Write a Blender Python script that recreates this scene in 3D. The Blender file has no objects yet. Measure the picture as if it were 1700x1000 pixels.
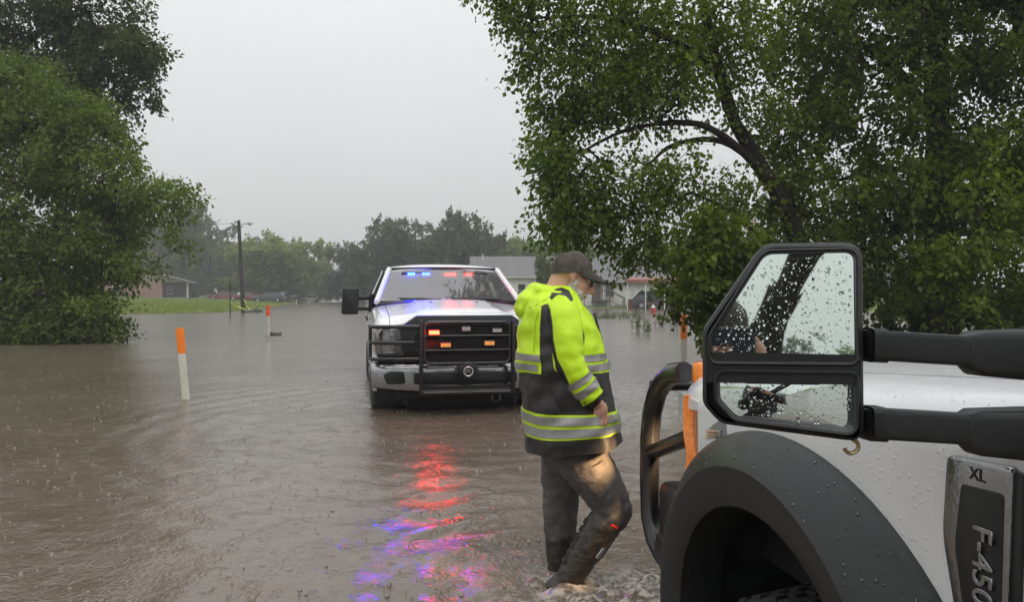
import bpy, bmesh, math, random
import numpy as np
from mathutils import Vector, Matrix, Euler, noise
from math import radians, sin, cos, pi, sqrt, exp

# ------------------------------------------------------------------ camera, sky, light, exposure
scene = bpy.context.scene
col = scene.collection
F = 1300.0                 # focal length in pixels of a 1700 px wide picture
CAMZ = 1.35                # eye height above the flood water (water level is z = 0)
cam_data = bpy.data.cameras.new('camera')
cam_data.sensor_width = 36.0
cam_data.lens = F / 1700.0 * 36.0
cam_data.clip_start = 0.05
cam_data.clip_end = 3000.0
cam = bpy.data.objects.new('camera', cam_data)
col.objects.link(cam)
cam.location = (0, 0, CAMZ)
cam.rotation_euler = (radians(90.0) - math.atan(10.0 / F), 0, 0)
scene.camera = cam

SUN_EL, SUN_AZ = radians(58), radians(200)
world = bpy.data.worlds.new('World')
scene.world = world
world.use_nodes = True
nt = world.node_tree
for n in list(nt.nodes):
    nt.nodes.remove(n)
w_out = nt.nodes.new('ShaderNodeOutputWorld')
w_bg = nt.nodes.new('ShaderNodeBackground')
w_sky = nt.nodes.new('ShaderNodeTexSky')
w_sky.sky_type = 'NISHITA'
w_sky.sun_disc = False
w_sky.sun_elevation = SUN_EL
w_sky.sun_rotation = SUN_AZ
w_sky.air_density = 2.0
w_sky.dust_density = 5.0
# a closed rain cloud deck: nearly even grey, a little brighter towards the zenith
w_tc = nt.nodes.new('ShaderNodeTexCoord')
w_sep = nt.nodes.new('ShaderNodeSeparateXYZ')
nt.links.new(w_tc.outputs['Generated'], w_sep.inputs[0])
w_ramp = nt.nodes.new('ShaderNodeValToRGB')
w_ramp.color_ramp.elements[0].position = 0.0
w_ramp.color_ramp.elements[0].color = (6.7, 6.85, 6.85, 1)
w_ramp.color_ramp.elements[1].position = 1.0
w_ramp.color_ramp.elements[1].color = (14.5, 14.6, 14.8, 1)
nt.links.new(w_sep.outputs['Z'], w_ramp.inputs[0])
w_noise = nt.nodes.new('ShaderNodeTexNoise')
w_noise.inputs['Scale'].default_value = 2.2
w_noise.inputs['Detail'].default_value = 3.0
nt.links.new(w_tc.outputs['Generated'], w_noise.inputs['Vector'])
w_mr = nt.nodes.new('ShaderNodeMapRange')
w_mr.inputs['To Min'].default_value = 0.93
w_mr.inputs['To Max'].default_value = 1.05
nt.links.new(w_noise.outputs['Fac'], w_mr.inputs['Value'])
w_mul = nt.nodes.new('ShaderNodeMixRGB')
w_mul.blend_type = 'MULTIPLY'
w_mul.inputs['Fac'].default_value = 1.0
nt.links.new(w_ramp.outputs[0], w_mul.inputs['Color1'])
nt.links.new(w_mr.outputs[0], w_mul.inputs['Color2'])
w_mix = nt.nodes.new('ShaderNodeMixRGB')
w_mix.inputs['Fac'].default_value = 0.93
nt.links.new(w_sky.outputs[0], w_mix.inputs['Color1'])
nt.links.new(w_mul.outputs[0], w_mix.inputs['Color2'])
nt.links.new(w_mix.outputs[0], w_bg.inputs['Color'])
w_bg.inputs['Strength'].default_value = 0.1
nt.links.new(w_bg.outputs[0], w_out.inputs['Surface'])

sun_data = bpy.data.lights.new('sun', 'SUN')
sun_data.energy = 0.7
sun_data.angle = radians(35)
sun_data.color = (1.0, 0.98, 0.95)
sun = bpy.data.objects.new('sun', sun_data)
col.objects.link(sun)
sun.rotation_euler = (radians(90) - SUN_EL, 0, radians(25))

scene.view_settings.view_transform = 'Standard'
scene.view_settings.look = 'None'
scene.view_settings.gamma = 1.0
scene.view_settings.exposure = 0.0
scene.view_settings.use_curve_mapping = False
scene.render.engine = 'CYCLES'
scene.cycles.use_denoising = True
scene.cycles.max_bounces = 6
scene.cycles.diffuse_bounces = 3
scene.cycles.glossy_bounces = 4
scene.cycles.transmission_bounces = 6
scene.cycles.transparent_max_bounces = 12
scene.cycles.volume_bounces = 0
scene.cycles.sample_clamp_indirect = 30.0
scene.cycles.caustics_reflective = False
scene.cycles.caustics_refractive = False

# ------------------------------------------------------------------ helpers
def at(u, v, Y):
    """point seen at (u, v) of the 1700 x 1000 picture, Y metres ahead"""
    return Vector(((u - 850.0) / F * Y, Y, CAMZ - (v - 490.0) / F * Y))

def tag(o, label=None, cat=None, group=None, kind=None):
    if label: o['label'] = label
    if cat: o['category'] = cat
    if group: o['group'] = group
    if kind: o['kind'] = kind
    return o

def empty(name, loc, rz=0.0):
    o = bpy.data.objects.new(name, None)
    col.objects.link(o)
    o.location = loc
    o.rotation_euler = (0, 0, rz)
    o.empty_display_size = 0.2
    return o

def make_obj(name, me, mats, parent=None, smooth=35):
    if not isinstance(mats, (list, tuple)):
        mats = [mats]
    for m in mats:
        me.materials.append(m)
    if smooth and len(me.polygons):
        me.polygons.foreach_set('use_smooth', [True] * len(me.polygons))
        if smooth < 180:
            me.set_sharp_from_angle(angle=radians(smooth))
    o = bpy.data.objects.new(name, me)
    col.objects.link(o)
    if parent is not None:
        o.parent = parent
    return o

def copy_tree(o, parent=None):
    c = o.copy()
    col.objects.link(c)
    c.parent = parent
    for ch in list(o.children):
        copy_tree(ch, c)
    return c

class MB:
    def __init__(s):
        s.v = []; s.f = []; s.m = []
    def add(s, verts, faces, mi=0):
        o = len(s.v)
        s.v.extend([tuple(p) for p in verts])
        s.f.extend([tuple(i + o for i in f) for f in faces])
        s.m.extend([mi] * len(faces))
        return s
    def bm(s, bm, mi=0, M=None):
        if M is not None:
            bmesh.ops.transform(bm, matrix=M, verts=bm.verts)
        bm.verts.index_update()
        s.add([v.co[:] for v in bm.verts], [[v.index for v in f.verts] for f in bm.faces], mi)
        bm.free()
        return s
    def box(s, c, d, mi=0, rot=None, bev=0.0, seg=1):
        bm = bmesh.new()
        bmesh.ops.create_cube(bm, size=1.0)
        bmesh.ops.scale(bm, vec=d, verts=bm.verts)
        if bev > 0:
            bmesh.ops.bevel(bm, geom=list(bm.edges), offset=bev, segments=seg, profile=0.5, affect='EDGES')
        M = Matrix.Translation(Vector(c))
        if rot is not None:
            M = M @ (Euler(rot).to_matrix().to_4x4() if not isinstance(rot, Matrix) else rot)
        return s.bm(bm, mi, M)
    def loft(s, rings, closed=True, cap0=True, cap1=True, mi=0):
        n = len(rings[0]); o = len(s.v)
        for r in rings:
            s.v.extend([tuple(p) for p in r])
        k = n if closed else n - 1
        for a in range(len(rings) - 1):
            for b in range(k):
                b2 = (b + 1) % n
                s.f.append((o + a * n + b, o + a * n + b2, o + (a + 1) * n + b2, o + (a + 1) * n + b))
                s.m.append(mi)
        if closed and cap0:
            s.f.append(tuple(o + i for i in reversed(range(n)))); s.m.append(mi)
        if closed and cap1:
            q = o + (len(rings) - 1) * n
            s.f.append(tuple(q + i for i in range(n))); s.m.append(mi)
        return s
    def tube(s, pts, r, n=8, closed=False, cap=True, mi=0, sx=1.0):
        pts = [Vector(p) for p in pts]
        N = len(pts)
        rr = r if isinstance(r, (list, tuple)) else [r] * N
        rings = []; prev = None
        for i, p in enumerate(pts):
            a = pts[(i - 1) % N] if (closed or i > 0) else p
            b = pts[(i + 1) % N] if (closed or i < N - 1) else p
            t = (b - a)
            if t.length < 1e-9: t = Vector((0, 0, 1))
            t.normalize()
            if prev is None:
                up = Vector((0, 0, 1)) if abs(t.z) < 0.9 else Vector((0, 1, 0))
            else:
                up = prev
            x = (up - t * up.dot(t)); x.normalize()
            prev = x
            y = t.cross(x)
            rings.append([p + (x * cos(2 * pi * k / n) + y * sin(2 * pi * k / n) * sx) * rr[i] for k in range(n)])
        if closed:
            rings.append(rings[0])
            return s.loft(rings, True, False, False, mi)
        return s.loft(rings, True, cap, cap, mi)
    def lathe(s, prof, n=24, M=None, mi=0, cap=False):
        """prof: (radius, height) pairs round the z axis"""
        M = M or Matrix.Identity(4)
        rings = [[M @ Vector((r * cos(2 * pi * k / n), r * sin(2 * pi * k / n), z)) for k in range(n)] for r, z in prof]
        return s.loft(rings, True, cap, cap, mi)
    def prism(s, poly, t0, t1, axes='xz', bev=0.0, seg=2, mi=0, M=None):
        """poly in two axes extruded along the third"""
        bm = bmesh.new()
        ax = {'x': 0, 'y': 1, 'z': 2}
        i, j = ax[axes[0]], ax[axes[1]]; k = 3 - i - j
        vs = []
        for p in poly:
            c = [0, 0, 0]; c[i] = p[0]; c[j] = p[1]; c[k] = t0
            vs.append(bm.verts.new(c))
        f = bm.faces.new(vs)
        r = bmesh.ops.extrude_face_region(bm, geom=[f])
        d = [0, 0, 0]; d[k] = t1 - t0
        bmesh.ops.translate(bm, vec=d, verts=[g for g in r['geom'] if isinstance(g, bmesh.types.BMVert)])
        bmesh.ops.recalc_face_normals(bm, faces=bm.faces)
        if bev > 0:
            es = [e for e in bm.edges if len(e.link_faces) == 2 and e.calc_face_angle(0) > 0.5 and
                  abs((e.verts[0].co[k] - e.verts[1].co[k])) < 1e-6]
            bmesh.ops.bevel(bm, geom=es, offset=bev, segments=seg, profile=0.5, affect='EDGES')
        return s.bm(bm, mi, M)
    def ball(s, c, r, mi=0, sub=2, M=None):
        bm = bmesh.new()
        bmesh.ops.create_icosphere(bm, subdivisions=sub, radius=1.0)
        rr = r if isinstance(r, (list, tuple)) else (r, r, r)
        T = Matrix.Translation(Vector(c)) @ (M.to_4x4() if M is not None else Matrix.Identity(4)) @ Matrix.Diagonal((rr[0], rr[1], rr[2], 1))
        return s.bm(bm, mi, T)
    def capsule(s, a, b, ra, rb, n=12, mi=0):
        a = Vector(a); b = Vector(b)
        t = (b - a); L = t.length; t.normalize()
        pts = []; rr = []
        for k in range(5):
            th = pi / 2 * (1 - k / 4.0)
            pts.append(a - t * ra * sin(th)); rr.append(max(ra * cos(th), 0.0004))
        for k in range(5):
            th = pi / 2 * (k / 4.0)
            pts.append(b + t * rb * sin(th)); rr.append(max(rb * cos(th), 0.0004))
        return s.tube(pts, rr, n, mi=mi)
    def build(s, name, mats, parent=None, smooth=35, fix=True):
        me = bpy.data.meshes.new(name)
        me.from_pydata(s.v, [], s.f)
        if any(s.m):
            me.polygons.foreach_set('material_index', s.m)
        if fix:
            bm = bmesh.new(); bm.from_mesh(me)
            bmesh.ops.recalc_face_normals(bm, faces=bm.faces)
            bm.to_mesh(me); bm.free()
        me.update()
        return make_obj(name, me, mats, parent, smooth)

def part_box(name, c, d, mat, parent, bev=0.01, seg=2, rot=None):
    return MB().box(c, d, 0, rot, bev, seg).build(name, mat, parent)

def remeshed(mb, voxel, smooth_it=4):
    """one closed surface round everything in the builder"""
    me = bpy.data.meshes.new('tmp')
    me.from_pydata(mb.v, [], mb.f)
    bm = bmesh.new(); bm.from_mesh(me)
    bmesh.ops.recalc_face_normals(bm, faces=bm.faces)
    bm.to_mesh(me); bm.free()
    o = bpy.data.objects.new('tmp', me)
    col.objects.link(o)
    m = o.modifiers.new('r', 'REMESH'); m.mode = 'VOXEL'; m.voxel_size = voxel
    if smooth_it:
        m2 = o.modifiers.new('s', 'SMOOTH'); m2.factor = 0.5; m2.iterations = smooth_it
    dg = bpy.context.evaluated_depsgraph_get()
    out = bpy.data.meshes.new_from_object(o.evaluated_get(dg))
    bpy.data.objects.remove(o); bpy.data.meshes.remove(me)
    return out

def rounded(poly, r, seg=4):
    """round the corners of a 2-D polygon; r is one radius or one for each corner"""
    out = []; n = len(poly)
    for i in range(n):
        p = Vector(poly[i]); a = Vector(poly[i - 1]); b = Vector(poly[(i + 1) % n])
        ri = r[i] if isinstance(r, (list, tuple)) else r
        da = (a - p); db = (b - p)
        ang = da.angle(db)
        t = min(ri / max(math.tan(ang / 2), 1e-3), da.length * 0.49, db.length * 0.49)
        p0 = p + da.normalized() * t; p1 = p + db.normalized() * t
        for k in range(seg + 1):
            s = k / seg
            out.append(tuple((p0 * (1 - s) ** 2 + p * 2 * s * (1 - s) + p1 * s * s)))
    return out

def text_mesh(body, size, depth=0.002, shear=0.0):
    cu = bpy.data.curves.new('txt', 'FONT')
    cu.body = body; cu.size = size; cu.extrude = depth; cu.shear = shear
    cu.align_x = 'CENTER'; cu.align_y = 'CENTER'
    cu.bevel_depth = depth * 0.3
    o = bpy.data.objects.new('txt', cu); col.objects.link(o)
    dg = bpy.context.evaluated_depsgraph_get()
    me = bpy.data.meshes.new_from_object(o.evaluated_get(dg))
    bpy.data.objects.remove(o); bpy.data.curves.remove(cu)
    return me

def np_mesh(name, V, faces_flat, loop_counts):
    me = bpy.data.meshes.new(name)
    V = np.asarray(V, dtype=np.float32)
    me.vertices.add(len(V)); me.vertices.foreach_set('co', V.ravel())
    lc = np.asarray(loop_counts, dtype=np.int32)
    me.loops.add(int(lc.sum())); me.loops.foreach_set('vertex_index', np.asarray(faces_flat, dtype=np.int32).ravel())
    me.polygons.add(len(lc))
    st = np.concatenate([[0], np.cumsum(lc)[:-1]]).astype(np.int32)
    me.polygons.foreach_set('loop_start', st)
    me.update(calc_edges=True)
    return me

# ------------------------------------------------------------------ materials
def new_mat(name):
    m = bpy.data.materials.new(name)
    m.use_nodes = True
    nt = m.node_tree
    b = nt.nodes['Principled BSDF']
    return m, nt, b

def pm(name, color, rough=0.5, metal=0.0, var=0.0, vscale=8.0, bump=0.0, bscale=40.0, coat=0.0, spec=0.5, emit=None, estr=0.0,
       color2=None, rvar=0.0, stretch=None, detail=4.0, trans=0.0, ior=1.5):
    m, nt, b = new_mat(name)
    b.inputs['Base Color'].default_value = (*color, 1)
    b.inputs['Roughness'].default_value = rough
    b.inputs['Metallic'].default_value = metal
    b.inputs['Specular IOR Level'].default_value = spec
    b.inputs['Coat Weight'].default_value = coat
    b.inputs['Coat Roughness'].default_value = 0.06
    b.inputs['Transmission Weight'].default_value = trans
    b.inputs['IOR'].default_value = ior
    if emit:
        b.inputs['Emission Color'].default_value = (*emit, 1)
        b.inputs['Emission Strength'].default_value = estr
    tc = nt.nodes.new('ShaderNodeTexCoord')
    mp = nt.nodes.new('ShaderNodeMapping')
    if stretch: mp.inputs['Scale'].default_value = stretch
    nt.links.new(tc.outputs['Object'], mp.inputs['Vector'])
    if var > 0 or color2 or rvar > 0:
        n = nt.nodes.new('ShaderNodeTexNoise')
        n.inputs['Scale'].default_value = vscale; n.inputs['Detail'].default_value = detail
        n.inputs['Roughness'].default_value = 0.6
        nt.links.new(mp.outputs[0], n.inputs['Vector'])
        r = nt.nodes.new('ShaderNodeValToRGB')
        c2 = color2 or tuple(min(1, c * (1 + var)) for c in color)
        c1 = color if color2 else tuple(c * (1 - var) for c in color)
        r.color_ramp.elements[0].position = 0.35; r.color_ramp.elements[0].color = (*c1, 1)
        r.color_ramp.elements[1].position = 0.65; r.color_ramp.elements[1].color = (*c2, 1)
        nt.links.new(n.outputs['Fac'], r.inputs[0])
        nt.links.new(r.outputs[0], b.inputs['Base Color'])
        if rvar > 0:
            mr = nt.nodes.new('ShaderNodeMapRange')
            mr.inputs['From Min'].default_value = 0.3; mr.inputs['From Max'].default_value = 0.7
            mr.inputs['To Min'].default_value = max(0.02, rough - rvar); mr.inputs['To Max'].default_value = min(1, rough + rvar)
            nt.links.new(n.outputs['Fac'], mr.inputs['Value'])
            nt.links.new(mr.outputs[0], b.inputs['Roughness'])
    if bump > 0:
        n2 = nt.nodes.new('ShaderNodeTexNoise')
        n2.inputs['Scale'].default_value = bscale; n2.inputs['Detail'].default_value = 4.0
        nt.links.new(mp.outputs[0], n2.inputs['Vector'])
        bp = nt.nodes.new('ShaderNodeBump')
        bp.inputs['Strength'].default_value = bump; bp.inputs['Distance'].default_value = 0.01
        nt.links.new(n2.outputs['Fac'], bp.inputs['Height'])
        nt.links.new(bp.outputs[0], b.inputs['Normal'])
    return m

def wet_paint(name, color, rough=0.22, drops=1.0, scale=90.0, coat=0.6, dirt=None):
    """car paint in the rain: clear coat broken up by beads of water"""
    m, nt, b = new_mat(name)
    b.inputs['Roughness'].default_value = rough
    b.inputs['Coat Weight'].default_value = coat
    b.inputs['Coat Roughness'].default_value = 0.05
    tc = nt.nodes.new('ShaderNodeTexCoord')
    n = nt.nodes.new('ShaderNodeTexNoise'); n.inputs['Scale'].default_value = 3.0; n.inputs['Detail'].default_value = 6.0
    nt.links.new(tc.outputs['Object'], n.inputs['Vector'])
    r = nt.nodes.new('ShaderNodeValToRGB')
    r.color_ramp.elements[0].position = 0.3; r.color_ramp.elements[0].color = (*[c * 0.9 for c in color], 1)
    r.color_ramp.elements[1].position = 0.7; r.color_ramp.elements[1].color = (*color, 1)
    nt.links.new(n.outputs['Fac'], r.inputs[0])
    nt.links.new(r.outputs[0], b.inputs['Base Color'])
    v = nt.nodes.new('ShaderNodeTexVoronoi'); v.inputs['Scale'].default_value = scale
    nt.links.new(tc.outputs['Object'], v.inputs['Vector'])
    sep = nt.nodes.new('ShaderNodeSeparateColor')
    nt.links.new(v.outputs['Color'], sep.inputs[0])
    # radius of each bead: many cells carry none
    mr = nt.nodes.new('ShaderNodeMapRange')
    mr.inputs['From Min'].default_value = 0.45; mr.inputs['From Max'].default_value = 1.0
    mr.inputs['To Min'].default_value = 0.0; mr.inputs['To Max'].default_value = 0.42
    nt.links.new(sep.outputs[0], mr.inputs['Value'])
    sub = nt.nodes.new('ShaderNodeMath'); sub.operation = 'SUBTRACT'
    nt.links.new(mr.outputs[0], sub.inputs[0]); nt.links.new(v.outputs['Distance'], sub.inputs[1])
    mx = nt.nodes.new('ShaderNodeMath'); mx.operation = 'MAXIMUM'; mx.inputs[1].default_value = 0.0
    nt.links.new(sub.outputs[0], mx.inputs[0])
    pw = nt.nodes.new('ShaderNodeMath'); pw.operation = 'POWER'; pw.inputs[1].default_value = 0.6
    nt.links.new(mx.outputs[0], pw.inputs[0])
    bp = nt.nodes.new('ShaderNodeBump'); bp.inputs['Strength'].default_value = drops; bp.inputs['Distance'].default_value = 0.004
    nt.links.new(pw.outputs[0], bp.inputs['Height'])
    nt.links.new(bp.outputs[0], b.inputs['Normal'])
    nt.links.new(bp.outputs[0], b.inputs['Coat Normal'])
    return m

def glass_mat(name, tint=(0.5, 0.52, 0.55), refl=0.12, rough=0.03, film=(0.5, 0.5, 0.5), film_w=0.0):
    """thin wet pane: tinted see-through, fresnel reflection, a film of mist"""
    m = bpy.data.materials.new(name); m.use_nodes = True
    nt = m.node_tree
    for n in list(nt.nodes): nt.nodes.remove(n)
    out = nt.nodes.new('ShaderNodeOutputMaterial')
    tr = nt.nodes.new('ShaderNodeBsdfTransparent'); tr.inputs[0].default_value = (*tint, 1)
    gl = nt.nodes.new('ShaderNodeBsdfGlossy'); gl.inputs['Roughness'].default_value = rough
    df = nt.nodes.new('ShaderNodeBsdfDiffuse'); df.inputs[0].default_value = (*film, 1)
    fr = nt.nodes.new('ShaderNodeFresnel'); fr.inputs[0].default_value = 1.5
    ad = nt.nodes.new('ShaderNodeMath'); ad.operation = 'ADD'; ad.inputs[1].default_value = refl; ad.use_clamp = True
    nt.links.new(fr.outputs[0], ad.inputs[0])
    m1 = nt.nodes.new('ShaderNodeMixShader'); m1.inputs[0].default_value = film_w
    nt.links.new(tr.outputs[0], m1.inputs[1]); nt.links.new(df.outputs[0], m1.inputs[2])
    m2 = nt.nodes.new('ShaderNodeMixShader')
    nt.links.new(ad.outputs[0], m2.inputs[0])
    nt.links.new(m1.outputs[0], m2.inputs[1]); nt.links.new(gl.outputs[0], m2.inputs[2])
    nt.links.new(m2.outputs[0], out.inputs[0])
    return m

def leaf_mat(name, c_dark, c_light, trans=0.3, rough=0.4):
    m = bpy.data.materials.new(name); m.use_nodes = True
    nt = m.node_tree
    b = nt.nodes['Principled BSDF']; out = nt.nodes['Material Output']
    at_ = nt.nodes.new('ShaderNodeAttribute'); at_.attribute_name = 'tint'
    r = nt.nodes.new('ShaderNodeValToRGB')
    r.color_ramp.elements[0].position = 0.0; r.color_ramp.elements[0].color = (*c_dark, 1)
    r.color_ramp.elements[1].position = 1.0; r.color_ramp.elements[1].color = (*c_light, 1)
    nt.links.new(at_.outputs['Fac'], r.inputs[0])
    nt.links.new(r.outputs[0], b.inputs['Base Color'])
    b.inputs['Roughness'].default_value = rough
    b.inputs['Specular IOR Level'].default_value = 0.18
    t = nt.nodes.new('ShaderNodeBsdfTranslucent')
    hs = nt.nodes.new('ShaderNodeHueSaturation'); hs.inputs['Value'].default_value = 1.5; hs.inputs['Saturation'].default_value = 1.1
    nt.links.new(r.outputs[0], hs.inputs['Color']); nt.links.new(hs.outputs[0], t.inputs[0])
    mx = nt.nodes.new('ShaderNodeMixShader'); mx.inputs[0].default_value = trans
    nt.links.new(b.outputs[0], mx.inputs[1]); nt.links.new(t.outputs[0], mx.inputs[2])
    nt.links.new(mx.outputs[0], out.inputs[0])
    return m

M = {}
M['white_paint'] = wet_paint('white_paint', (0.78, 0.79, 0.80), 0.25, 0.55, 70.0)
M['white_far'] = wet_paint('white_paint_patrol', (0.84, 0.84, 0.86), 0.20, 0.25, 45.0, coat=0.8)
M['black_plastic'] = pm('black_plastic', (0.010, 0.011, 0.012), 0.40, 0, 0.2, 30, 0.05, 220)
M['flare_plastic'] = wet_paint('flare_plastic', (0.011, 0.012, 0.0125), 0.48, 0.7, 55.0, coat=0.06)
M['black_steel'] = pm('black_steel', (0.007, 0.007, 0.008), 0.30, 0, 0.2, 20, 0.1, 90, coat=0.25)
M['rubber'] = pm('tyre_rubber', (0.02, 0.02, 0.02), 0.75, 0, 0.3, 40, 0.3, 120)
M['chrome'] = pm('chrome', (0.75, 0.76, 0.78), 0.10, 1.0, 0, 8, 0.15, 60)
M['dark_chrome'] = pm('darkened_chrome', (0.35, 0.35, 0.36), 0.16, 1.0, 0.1, 10, 0.1, 60)  # chrome with the dark surroundings it mirrors put into its colour
M['steel_wheel'] = pm('steel_wheel', (0.5, 0.5, 0.52), 0.3, 1.0, 0.2, 10)
M['dark'] = pm('dark_interior', (0.012, 0.012, 0.013), 0.8)
M['seat'] = pm('seat_cloth', (0.05, 0.05, 0.055), 0.9)
M['windshield'] = glass_mat('wet_windshield', (0.45, 0.46, 0.48), 0.16, 0.04, (0.42, 0.40, 0.42), 0.22)
M['side_glass'] = glass_mat('tinted_side_glass', (0.16, 0.17, 0.18), 0.06, 0.03)
M['lens'] = glass_mat('lamp_lens', (0.85, 0.86, 0.88), 0.05, 0.04, (0.6, 0.6, 0.6), 0.08)
M['reflector'] = pm('lamp_reflector', (0.72, 0.72, 0.74), 0.25, 0.35, 0.3, 40, 0.8, 60)
M['led_red'] = pm('red_led', (0.8, 0.05, 0.03), 0.3, emit=(1.0, 0.0028, 0.0010), estr=340.0)
M['led_red_bar'] = pm('red_led_bar', (0.8, 0.05, 0.03), 0.3, emit=(1.0, 0.0008, 0.0005), estr=650.0)
M['led_blue'] = pm('blue_led', (0.05, 0.1, 0.8), 0.3, emit=(0.0003, 0.0012, 1.0), estr=1800.0)
M['led_core_blue'] = pm('blue_led_core', (0.3, 0.6, 0.9), 0.3, emit=(0.15, 0.55, 1.0), estr=60.0)
M['led_off'] = pm('clear_led_unlit', (0.55, 0.5, 0.5), 0.2, 0.3, 0.3, 120, 0.5, 150)
M['led_amber_glow'] = pm('amber_led_faint_glow', (0.8, 0.36, 0.10), 0.3, 0, 0.3, 120, 0.5, 150, emit=(1.0, 0.35, 0.08), estr=0.35)  # unlit amber LEDs given a faint glow of their own
M['amber_lit'] = pm('amber_lens', (0.9, 0.24, 0.02), 0.2, 0, 0.2, 30, 0.5, 60, coat=1.0, emit=(1.0, 0.22, 0.01), estr=0.10)
M['bark'] = pm('wet_bark', (0.026, 0.023, 0.018), 0.95, 0, 0.4, 14, 1.0, 30, stretch=(1, 1, 0.3), spec=0.1)
M['bark_far'] = pm('bark_far', (0.07, 0.06, 0.05), 0.9, 0, 0.3, 6)
M['leaf_right'] = leaf_mat('leaf_right', (0.045, 0.082, 0.012), (0.180, 0.255, 0.032), 0.48)
M['leaf_dark'] = leaf_mat('leaf_dark', (0.036, 0.064, 0.009), (0.170, 0.230, 0.028), 0.44)
M['leaf_left'] = leaf_mat('leaf_left', (0.038, 0.068, 0.014), (0.165, 0.228, 0.040), 0.38)
M['leaf_left_upper'] = leaf_mat('leaf_left_upper', (0.032, 0.054, 0.018), (0.100, 0.145, 0.038), 0.34)
M['leaf_far'] = leaf_mat('leaf_far', (0.060, 0.095, 0.028), (0.17, 0.23, 0.070), 0.3, 0.6)
M['leaf_far_grey'] = leaf_mat('leaf_far_grey', (0.055, 0.075, 0.034), (0.13, 0.16, 0.070), 0.25, 0.6)
M['leaf_far_lime'] = leaf_mat('leaf_far_lime', (0.095, 0.135, 0.035), (0.26, 0.33, 0.10), 0.35, 0.6)
# ------------------------------------------------------------------ ground, water
def seg_dist(P, poly):
    """signed distance of points to a polygon, positive inside"""
    P = np.asarray(P, float); x, y = P[:, 0], P[:, 1]
    d = np.full(len(P), 1e9); ins = np.zeros(len(P), bool)
    n = len(poly)
    for i in range(n):
        ax, ay = poly[i]; bx, by = poly[(i + 1) % n]
        ex, ey = bx - ax, by - ay
        t = np.clip(((x - ax) * ex + (y - ay) * ey) / (ex * ex + ey * ey), 0, 1)
        d = np.minimum(d, np.hypot(x - ax - t * ex, y - ay - t * ey))
        c = ((ay > y) != (by > y))
        xi = ax + (y - ay) * ex / (ey if abs(ey) > 1e-9 else 1e-9)
        ins ^= c & (x < xi)
    return np.where(ins, d, -d)

def vnoise(x, y, s, seed=0):
    """cheap smooth value noise"""
    r = np.random.RandomState(seed); T = r.rand(64, 64)
    X = x * s; Y = y * s
    xi = np.floor(X).astype(int); yi = np.floor(Y).astype(int)
    fx = X - xi; fy = Y - yi
    fx = fx * fx * (3 - 2 * fx); fy = fy * fy * (3 - 2 * fy)
    a = T[xi % 64, yi % 64]; b = T[(xi + 1) % 64, yi % 64]; c = T[xi % 64, (yi + 1) % 64]; d = T[(xi + 1) % 64, (yi + 1) % 64]
    return (a * (1 - fx) + b * fx) * (1 - fy) + (c * (1 - fx) + d * fx) * fy

LAWN_L = [(-380, 47), (-60, 50), (-40, 52), (-27, 53.5), (-22.5, 57), (-22, 64), (-26, 85), (-33, 117), (-42, 165), (-380, 165)]
BANK_R = [(-10, 82), (5, 78), (14, 76), (26, 66), (36, 52), (60, 47), (380, 45), (380, 220), (-10, 220)]
FAR = [(-380, 165), (-46, 165), (-36, 178), (-30, 178), (-12, 150), (380, 150), (380, 385), (-380, 385)]
BACK = [(-380, -74), (-8, -72), (10, -75), (380, -72), (380, -114), (-380, -114)]

def ground_z(x, y):
    P = np.stack([x, y], 1)
    z = np.full(len(x), -0.23)
    for poly, slope, cap in ((LAWN_L, 0.033, 1.1), (BANK_R, 0.012, 0.5), (FAR, 0.02, 1.6), (BACK, 0.03, 1.0)):
        d = seg_dist(P, poly) + (vnoise(x, y, 0.35, 3) - 0.5) * 1.6
        zz = np.where(d > 0, 0.12 * (1 - np.exp(-d / 1.2)) + np.minimum(slope * d, cap), np.maximum(-0.23, 0.12 * d))
        z = np.maximum(z, zz)
    z = z + (vnoise(x, y, 0.8, 5) - 0.5) * 0.05 * (z > 0.0)
    return z

def gz(x, y):
    return float(ground_z(np.array([float(x)]), np.array([float(y)]))[0])

def grid_mesh(name, xs, ys, zf):
    X, Y = np.meshgrid(xs, ys)
    x = X.ravel(); y = Y.ravel()
    z = zf(x, y)
    nx, ny = len(xs), len(ys)
    idx = np.arange(nx * ny).reshape(ny, nx)
    f = np.stack([idx[:-1, :-1], idx[:-1, 1:], idx[1:, 1:], idx[1:, :-1]], -1).reshape(-1, 4)
    return np_mesh(name, np.stack([x, y, z], 1), f, np.full(len(f), 4)), x, y

def spaced(*segs):
    out = []
    for a, b, n in segs:
        out.extend(np.linspace(a, b, n, endpoint=False))
    out.append(segs[-1][1])
    return np.array(out)

# grass and mud
gm, gnt, gb = new_mat('wet_grass_ground')
g_geo = gnt.nodes.new('ShaderNodeNewGeometry')
g_sep = gnt.nodes.new('ShaderNodeSeparateXYZ'); gnt.links.new(g_geo.outputs['Position'], g_sep.inputs[0])
g_n1 = gnt.nodes.new('ShaderNodeTexNoise'); g_n1.inputs['Scale'].default_value = 0.35; g_n1.inputs['Detail'].default_value = 8
g_n2 = gnt.nodes.new('ShaderNodeTexNoise'); g_n2.inputs['Scale'].default_value = 3.0; g_n2.inputs['Detail'].default_value = 6
gnt.links.new(g_geo.outputs['Position'], g_n1.inputs['Vector']); gnt.links.new(g_geo.outputs['Position'], g_n2.inputs['Vector'])
g_add = gnt.nodes.new('ShaderNodeMath'); g_add.operation = 'ADD'
g_m = gnt.nodes.new('ShaderNodeMath'); g_m.operation = 'MULTIPLY'; g_m.inputs[1].default_value = 0.5
gnt.links.new(g_n1.outputs['Fac'], g_add.inputs[0]); gnt.links.new(g_n2.outputs['Fac'], g_add.inputs[1]); gnt.links.new(g_add.outputs[0], g_m.inputs[0])
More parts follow.
